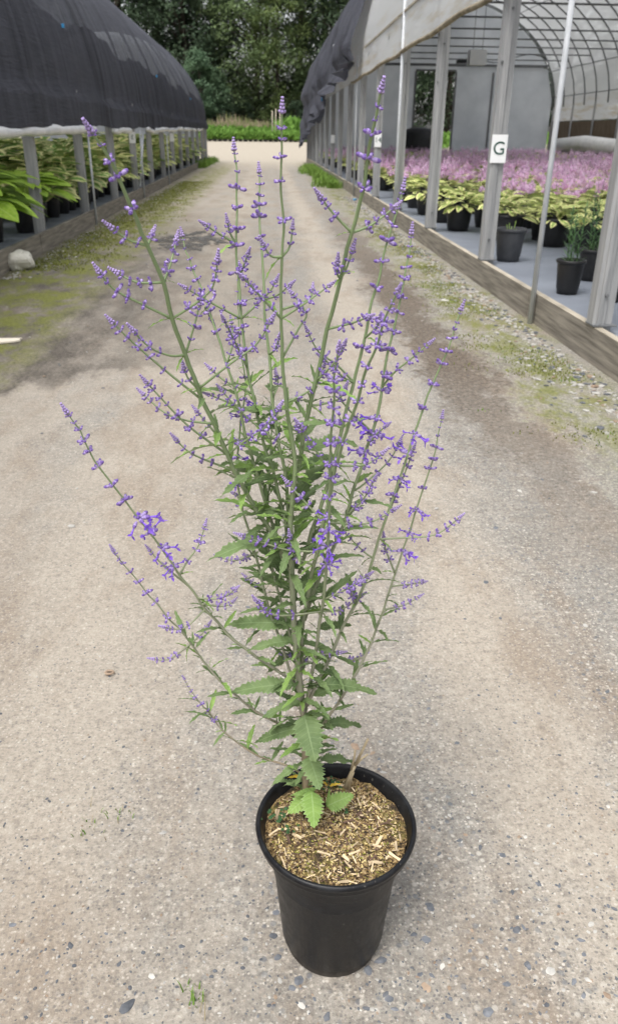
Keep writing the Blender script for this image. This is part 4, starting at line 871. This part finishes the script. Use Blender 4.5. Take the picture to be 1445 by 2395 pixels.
for si, (px, dY, rb, rt, fy, op, ly_, ws, fixed) in enumerate(STEMS):
    P = smooth(path3(px, dY)); n = len(P); o = MB(); P = [p+Vector((nz(p, 30., si), nz(p, 30., si+9), 0))*.0022 if i < n-1 else p for i, p in enumerate(P)]
    o.tube(P, [.86*rt*.7+.86*(rb-rt*.7)*(i/(n-1))**(1.7 if si == 6 else .85) for i in range(n)], 6 if rb < .004 else 8); st = part('stem', o, M['stem'], hero); st.name = 'stem'
    stems.append((st, P)); r = random.Random(900+si); at, T_ = walk(P)
    def pxl(l):
        p = at(l)[0]-CAM; z = p.dot(FW); return PH/2-PF*p.dot(UP)/z
    l = .002; p, t = at(.006); link('flower_tip', tip_me, st, OFF @ frameM(p, t, r.uniform(0, 6), 1.08*ws)); k = 0; step = .0085; az = r.uniform(-.4, .4)
    nodes = []
    if fixed:
        l = .004
        while l < T_ and len(nodes) < len(fixed):
            if pxl(l) >= fixed[len(nodes)][1]: nodes.append(l)
            l += .001
    else:
        l = .014
        while l < T_ and pxl(l) < fy: nodes.append(l); step = min(step*1.2, .030); l += step*r.uniform(.7, 1.3)
    for k, l in enumerate(nodes):
        p, t = at(l); y_ = pxl(l); az += math.pi/2*(1 if k % 2 == 0 else -1)*(.35 if r.random() < .6 else 1.)
        q = min(1.12, .58+.13*k)*ws
        if op and op[0] < y_ < op[1]: mm = wh_o[r.randrange(3)]; q = ws*1.12
        elif fixed: mm = (wh_s, wh_s, wh_m, wh_m, wh_m)[min(k, 4)][r.randrange(3)]; q = ws*(.75+.09*k)
        elif k < 3: mm = wh_s[r.randrange(3)]
        elif k < 7 or ws < .9: mm = wh_m[r.randrange(4)]
        else: mm = wh_l[r.randrange(3)]
        link('flower_whorl', mesh_of[id(mm)], st, OFF @ frameM(p, t, az, q*r.uniform(.78, 1.15)))
    # leaf pairs below the flowers
    l = 0.
    while l < T_ and pxl(l) < ly_: l += .004
    az = r.uniform(0, 6.3); big = .052 if si not in (1, 2, 3, 12) else .043
    while l < T_-.03:
        p, t = at(l); az += math.pi/2+r.uniform(-.3, .3)
        for s_ in (0, math.pi):
            if r.random() < .12: continue
            d = Vector((math.cos(az+s_), math.sin(az+s_), r.uniform(.0, .55)))+t*.35
            put_leaf(st, p, d, Vector((0, 0, 1)), big*r.uniform(.6, 1.25), r.choice(('n0', 'n1', 'n1', 'n2', 'n2') if si not in (1, 2, 3, 12) else ('n0', 'n1')), 'sageleaf' if r.random() < (.5 if p.z > .8 else .83) else 'sageold', r.uniform(-.7, .7))
            if r.random() < .7: put_leaf(st, p+t*.004, d+t*1.2+Vector((r.gauss(0, .3), r.gauss(0, .3), .3)), Vector((0, 0, 1)), big*r.uniform(.3, .55), r.choice(('n0', 'n1')), 'sageleaf' if r.random() < .6 else 'sageold')
        l += (.024 if si in (1, 2, 3, 12) else .030 if p.z < .72 else .024)*r.uniform(.8, 1.25)
# flowering side branches: photo points tip first, ending on the stem they leave
def nearest(px, py, lst):
    best = None
    for i in lst:
        for p in stems[i][1]:
            d = p-CAM; z = d.dot(FW); x = PW/2+PF*d.dot(RT)/z; y = PH/2-PF*d.dot(UP)/z; q = (x-px)**2+(y-py)**2
            if best is None or q < best[0]: best = (q, i, p)
    return best
SB = [(0, [(252, 525), (300, 560), (340, 573)]), (0, [(360, 538), (345, 572)]), (0, [(225, 625), (265, 675), (330, 710), (403, 745)]), (0, [(265, 632), (320, 660), (380, 665)]), (0, [(415, 550), (400, 615), (383, 660)]),
 (0, [(510, 595), (498, 670), (455, 712), (405, 745)]), (0, [(255, 745), (310, 800), (385, 865), (463, 925)]), (0, [(305, 765), (350, 812), (400, 832), (436, 838)]), (0, [(335, 885), (385, 940), (445, 1000), (515, 1060)]), (0, [(328, 915), (385, 965), (440, 984), (500, 993)]),
 (0, [(405, 1020), (450, 1062), (535, 1097)]), (0, [(640, 738), (600, 805), (540, 850), (470, 918)]), (0, [(428, 850), (440, 885), (462, 915)]), (0, [(470, 700), (455, 760), (440, 828)]), (0, [(657, 945), (620, 1000), (575, 1030), (535, 1075)]), (0, [(455, 955), (480, 985), (500, 1020)]),
 (4, [(472, 520), (510, 545), (552, 570)]), (4, [(530, 508), (538, 545), (553, 572)]), (4, [(583, 585), (570, 622), (556, 655)]), (4, [(425, 668), (496, 709), (562, 739)]), (4, [(649, 649), (628, 685), (568, 739)]), (4, [(520, 740), (545, 790), (580, 850)]), (4, [(485, 855), (525, 890), (590, 925)]),
 (5, [(685, 660), (650, 690), (618, 705)]), (5, [(655, 780), (645, 815), (628, 830)]), (5, [(645, 870), (650, 900), (636, 930)]), (5, [(565, 640), (590, 670), (615, 700)]),
 (6, [(685, 522), (678, 575), (662, 612)]), (6, [(610, 560), (632, 598), (660, 613)]), (6, [(778, 662), (711, 711), (658, 737)]), (6, [(560, 641), (595, 678), (654, 735)]), (6, [(676, 678), (716, 732), (700, 765), (664, 824)]), (6, [(732, 668), (722, 700), (690, 725)]), (6, [(760, 848), (735, 905), (672, 945)]),
 (6, [(512, 905), (560, 960), (620, 1010), (690, 1060)]),
 (7, [(742, 450), (775, 495), (820, 543)]), (7, [(930, 478), (870, 525), (825, 545)]), (7, [(828, 570), (812, 622), (795, 655)]), (7, [(790, 602), (788, 640), (793, 660)]), (7, [(868, 738), (825, 755), (768, 770)]), (7, [(807, 800), (785, 845), (752, 885)]), (7, [(810, 900), (790, 935), (735, 960)]),
 (8, [(715, 765), (744, 822), (785, 851), (830, 889)]), (8, [(890, 735), (880, 765), (855, 795)]), (8, [(745, 830), (770, 850), (800, 880), (828, 905)]),
 (10, [(1010, 797), (960, 840), (925, 868), (835, 893)]), (10, [(909, 991), (880, 1016), (855, 1040)]), (10, [(938, 1025), (909, 1078), (851, 1132), (826, 1150)]), (10, [(880, 1112), (851, 1166), (814, 1215)]), (10, [(805, 905), (800, 940), (870, 1000)]),
 (9, [(901, 1054), (855, 1087), (800, 1099)]), (9, [(930, 1186), (855, 1225), (764, 1222)]), (9, [(693, 985), (725, 1035), (770, 1110)]), (9, [(665, 1120), (700, 1160), (755, 1225)]), (9, [(556, 1249), (618, 1270), (672, 1286), (737, 1292)]), (9, [(676, 1245), (690, 1300), (728, 1330)]),
 (11, [(1080, 1205), (1020, 1250), (945, 1258), (886, 1262)]), (11, [(868, 1340), (822, 1377), (790, 1400)]), (11, [(970, 1040), (945, 1110), (905, 1200)]), (11, [(800, 1240), (850, 1290), (876, 1300)]),
 (12, [(995, 1360), (960, 1366), (918, 1358)]), (12, [(985, 1392), (945, 1415), (895, 1430)]), (12, [(897, 1249), (901, 1284), (918, 1356)]), (12, [(857, 1528), (817, 1546), (850, 1540)]),
 (13, [(594, 1398), (623, 1431), (664, 1440), (750, 1433)]), (13, [(850, 1390), (800, 1425), (752, 1438)]), (13, [(848, 1358), (810, 1378), (760, 1390)]), (13, [(803, 1525), (770, 1530), (738, 1535)]), (13, [(655, 1528), (690, 1540), (735, 1545)]),
 (1, [(482, 1220), (465, 1275), (440, 1310), (424, 1345)]), (1, [(556, 1373), (519, 1398), (463, 1392)]), (1, [(378, 1465), (430, 1470), (485, 1430)]), (1, [(345, 1280), (380, 1320), (440, 1372)]), (1, [(550, 1402), (525, 1418), (470, 1405)]),
 (2, [(352, 1540), (395, 1542), (445, 1500)]), (2, [(492, 1455), (475, 1480), (447, 1502)]),
 (14, [(500, 757), (480, 720), (490, 720)]), (14, [(540, 745), (545, 800), (530, 845)]), (14, [(480, 920), (520, 935), (560, 955)]), (15, [(506, 1299), (548, 1311), (598, 1300)]), (15, [(570, 1345), (590, 1362), (618, 1380)]), (15, [(540, 1150), (555, 1160), (565, 1190)])]
for bi, (si, px) in enumerate(SB):
    r = random.Random(1500+bi); q = nearest(*px[-1], [si]); st, base = stems[q[1]][0], q[2]; n = len(px); dy = r.uniform(-.045, .045)
    P = smooth([atY(x, y, base.y+dy*(1-i/(n-1))) for i, (x, y) in enumerate(px[:-1])]+[base], 4); n = len(P); o = MB(); ws = (.85 if STEMS[si][1] < -.15 else .75)
    o.tube(P, [.0008+.0009*(i/(n-1)) for i in range(n)], 5); 
    part('branch', o, M['stem'], st); at, T_ = walk(P); f = MB(); f.mb(tipm, frameM(*at(.004), 0, ws*1.1)); f.m = [0 if i == 0 else 1 for i in f.m]
    l = .012; step = .0075
    while l < T_*.80:
        p, t = at(l); w_ = r.choice(wh_s if l < .03 else wh_s+wh_m+wh_m); c_ = MB(); c_.mb(w_, frameM(p, t, r.uniform(0, 6), ws*r.uniform(.8, 1.12))); c_.m = [1 if i == 0 else 2 for i in c_.m]; f.mb(c_, Matrix.Identity(4)); step = min(step*1.22, .021); l += step*r.uniform(.8, 1.3)
    part('flower_spike', f, [M['tipbud'], M['calyx'], M['budtip'], M['petal']], st)
    if r.random() < .6:
        p, t = P[-1], (P[-3]-P[-1]).normalized(); put_leaf(st, p, t+Vector((0, 0, -.5))+Vector((r.gauss(0, .2), r.gauss(0, .2), 0)), Vector((0, 0, 1)), r.uniform(.018, .034), 'n1', 'sageold')
# traced larger leaves: base, tip (photo), depth of base, depth change, kind
TL = [((712, 1672), (732, 1772), -.02, -.06, 'b0', 0), ((722, 1770), (748, 1838), -.02, -.05, 'b0', 0), ((728, 1850), (737, 1928), -.02, -.05, 'b0', 1), ((705, 1700), (605, 1742), -.01, -.01, 's1', 0), ((735, 1700), (842, 1690), .0, .02, 's1', 0), ((745, 1780), (830, 1775), .02, .02, 's1', 0), ((700, 1790), (640, 1828), .0, -.02, 's1', 0),
 ((725, 1860), (678, 1898), -.01, -.03, 'b0', 1), ((765, 1885), (822, 1862), -.02, .0, 'b0', 1), ((765, 1890), (770, 1850), .0, .01, 's0', 1), ((740, 1845), (688, 1860), -.01, -.02, 's0', 1), ((690, 1602), (556, 1622), -.01, -.02, 's1', 0), ((688, 1462), (540, 1468), .0, .0, 's1', 0), ((660, 1262), (512, 1290), -.02, -.03, 's1', 0), ((697, 1500), (598, 1512), -.01, -.02, 's1', 0), ((705, 1645), (620, 1668), -.01, -.02, 's1', 0),
 ((712, 1655), (640, 1612), .0, .02, 's0', 0), ((730, 1630), (812, 1600), .0, .02, 's1', 0), ((742, 1602), (860, 1612), -.02, -.02, 's1', 0), ((740, 1470), (815, 1465), .02, .0, 's1', 0), ((725, 1560), (810, 1590), .0, .0, 's1', 0), ((690, 1330), (625, 1260), .03, .03, 's1', 0), ((680, 1345), (610, 1270), .0, .02, 's1', 0), ((685, 1180), (760, 1060), .05, .05, 's1', 0), ((690, 1110), (795, 1045), .05, .05, 's1', 0), ((690, 1200), (740, 1120), .06, .06, 's1', 0),
 ((640, 1130), (560, 1085), .03, .0, 's1', 0), ((650, 1100), (575, 1040), .05, .03, 's1', 0), ((620, 1090), (540, 1075), .03, .0, 's0', 0), ((672, 1240), (715, 1205), .0, -.03, 's0', 1), ((690, 1250), (735, 1170), .04, .03, 's1', 0), ((580, 1195), (538, 1220), -.02, -.02, 's0', 0), ((660, 1190), (610, 1210), .0, -.02, 's1', 0), ((685, 1390), (742, 1330), .03, .02, 's1', 0), ((700, 1420), (770, 1350), .04, .04, 's1', 0), ((685, 1380), (595, 1345), .02, .0, 's1', 0), ((690, 1530), (620, 1570), .02, .0, 's1', 0), ((735, 1545), (800, 1520), .02, .02, 's1', 0), ((705, 1750), (655, 1765), .02, .0, 's0', 0), ((735, 1745), (785, 1742), .03, .02, 's0', 0), ((725, 1640), (765, 1670), -.02, -.04, 's0', 0), ((660, 1010), (600, 985), .02, .0, 's1', 0), ((690, 1040), (745, 985), .02, .02, 's1', 0), ((700, 1060), (830, 1020), .05, .04, 's1', 0), ((600, 1100), (520, 1150), -.03, -.04, 's0', 0), ((710, 1300), (765, 1255), .04, .03, 's1', 0), ((690, 1270), (655, 1330), -.02, -.04, 's1', 0)]
trunk = stems[6][0]
for (b, t, yb, dy, kind, old) in TL:
    B = atY(*b, YR+yb); T2 = atY(*t, YR+yb+dy); d = T2-B; put_leaf(trunk, B, d+Vector((0, 0, d.length*(.25 if kind == 's1' else .1))), Vector((0, -.45, 1)), d.length*1.06, kind, 'sageold' if old else 'sageleaf', rnd.uniform(-.25, .25))
for (b, t) in (((705, 1815), (675, 1815)), ((770, 1838), (792, 1830)), ((760, 1895), (745, 1910)), ((765, 1838), (758, 1825))):
    B = atY(*b, YR); T2 = atY(*t, YR-.01); put_leaf(trunk, B, T2-B, Vector((0, -.4, 1)), (T2-B).length, 's0', 'sageyel')
r = random.Random(77); at, T_ = walk(stems[6][1])          # leaf shoots in the axils of the trunk
for k in range(48):
    l = T_*(.46+.50*r.random()); p, t = at(l); a = r.uniform(0, 6.283); d = Vector((math.cos(a), math.sin(a), r.uniform(.1, .8)))
    put_leaf(trunk, p, d, Vector((0, 0, 1)), r.uniform(.03, .07), r.choice(('n0', 'n1', 'n1', 'n2', 's0')), 'sageleaf' if r.random() < .8 else 'sageold', r.uniform(-.4, .4))
LEAVES.sort(reverse=True); sm = MB()
for i, (_, _, parent, Mx, kind, m) in enumerate(LEAVES):
    if i < 300: link('leaf', LM[kind, m], parent, Mx)
    else: n0 = len(sm.m); sm.mb(LRAW[kind], Mx); sm.m[n0:] = [LMAT.index(m)]*(len(sm.m)-n0)
tag(link('small_leaves', sm.mesh('small_leaves', [M[k] for k in LMAT]), hero), kind='stuff')
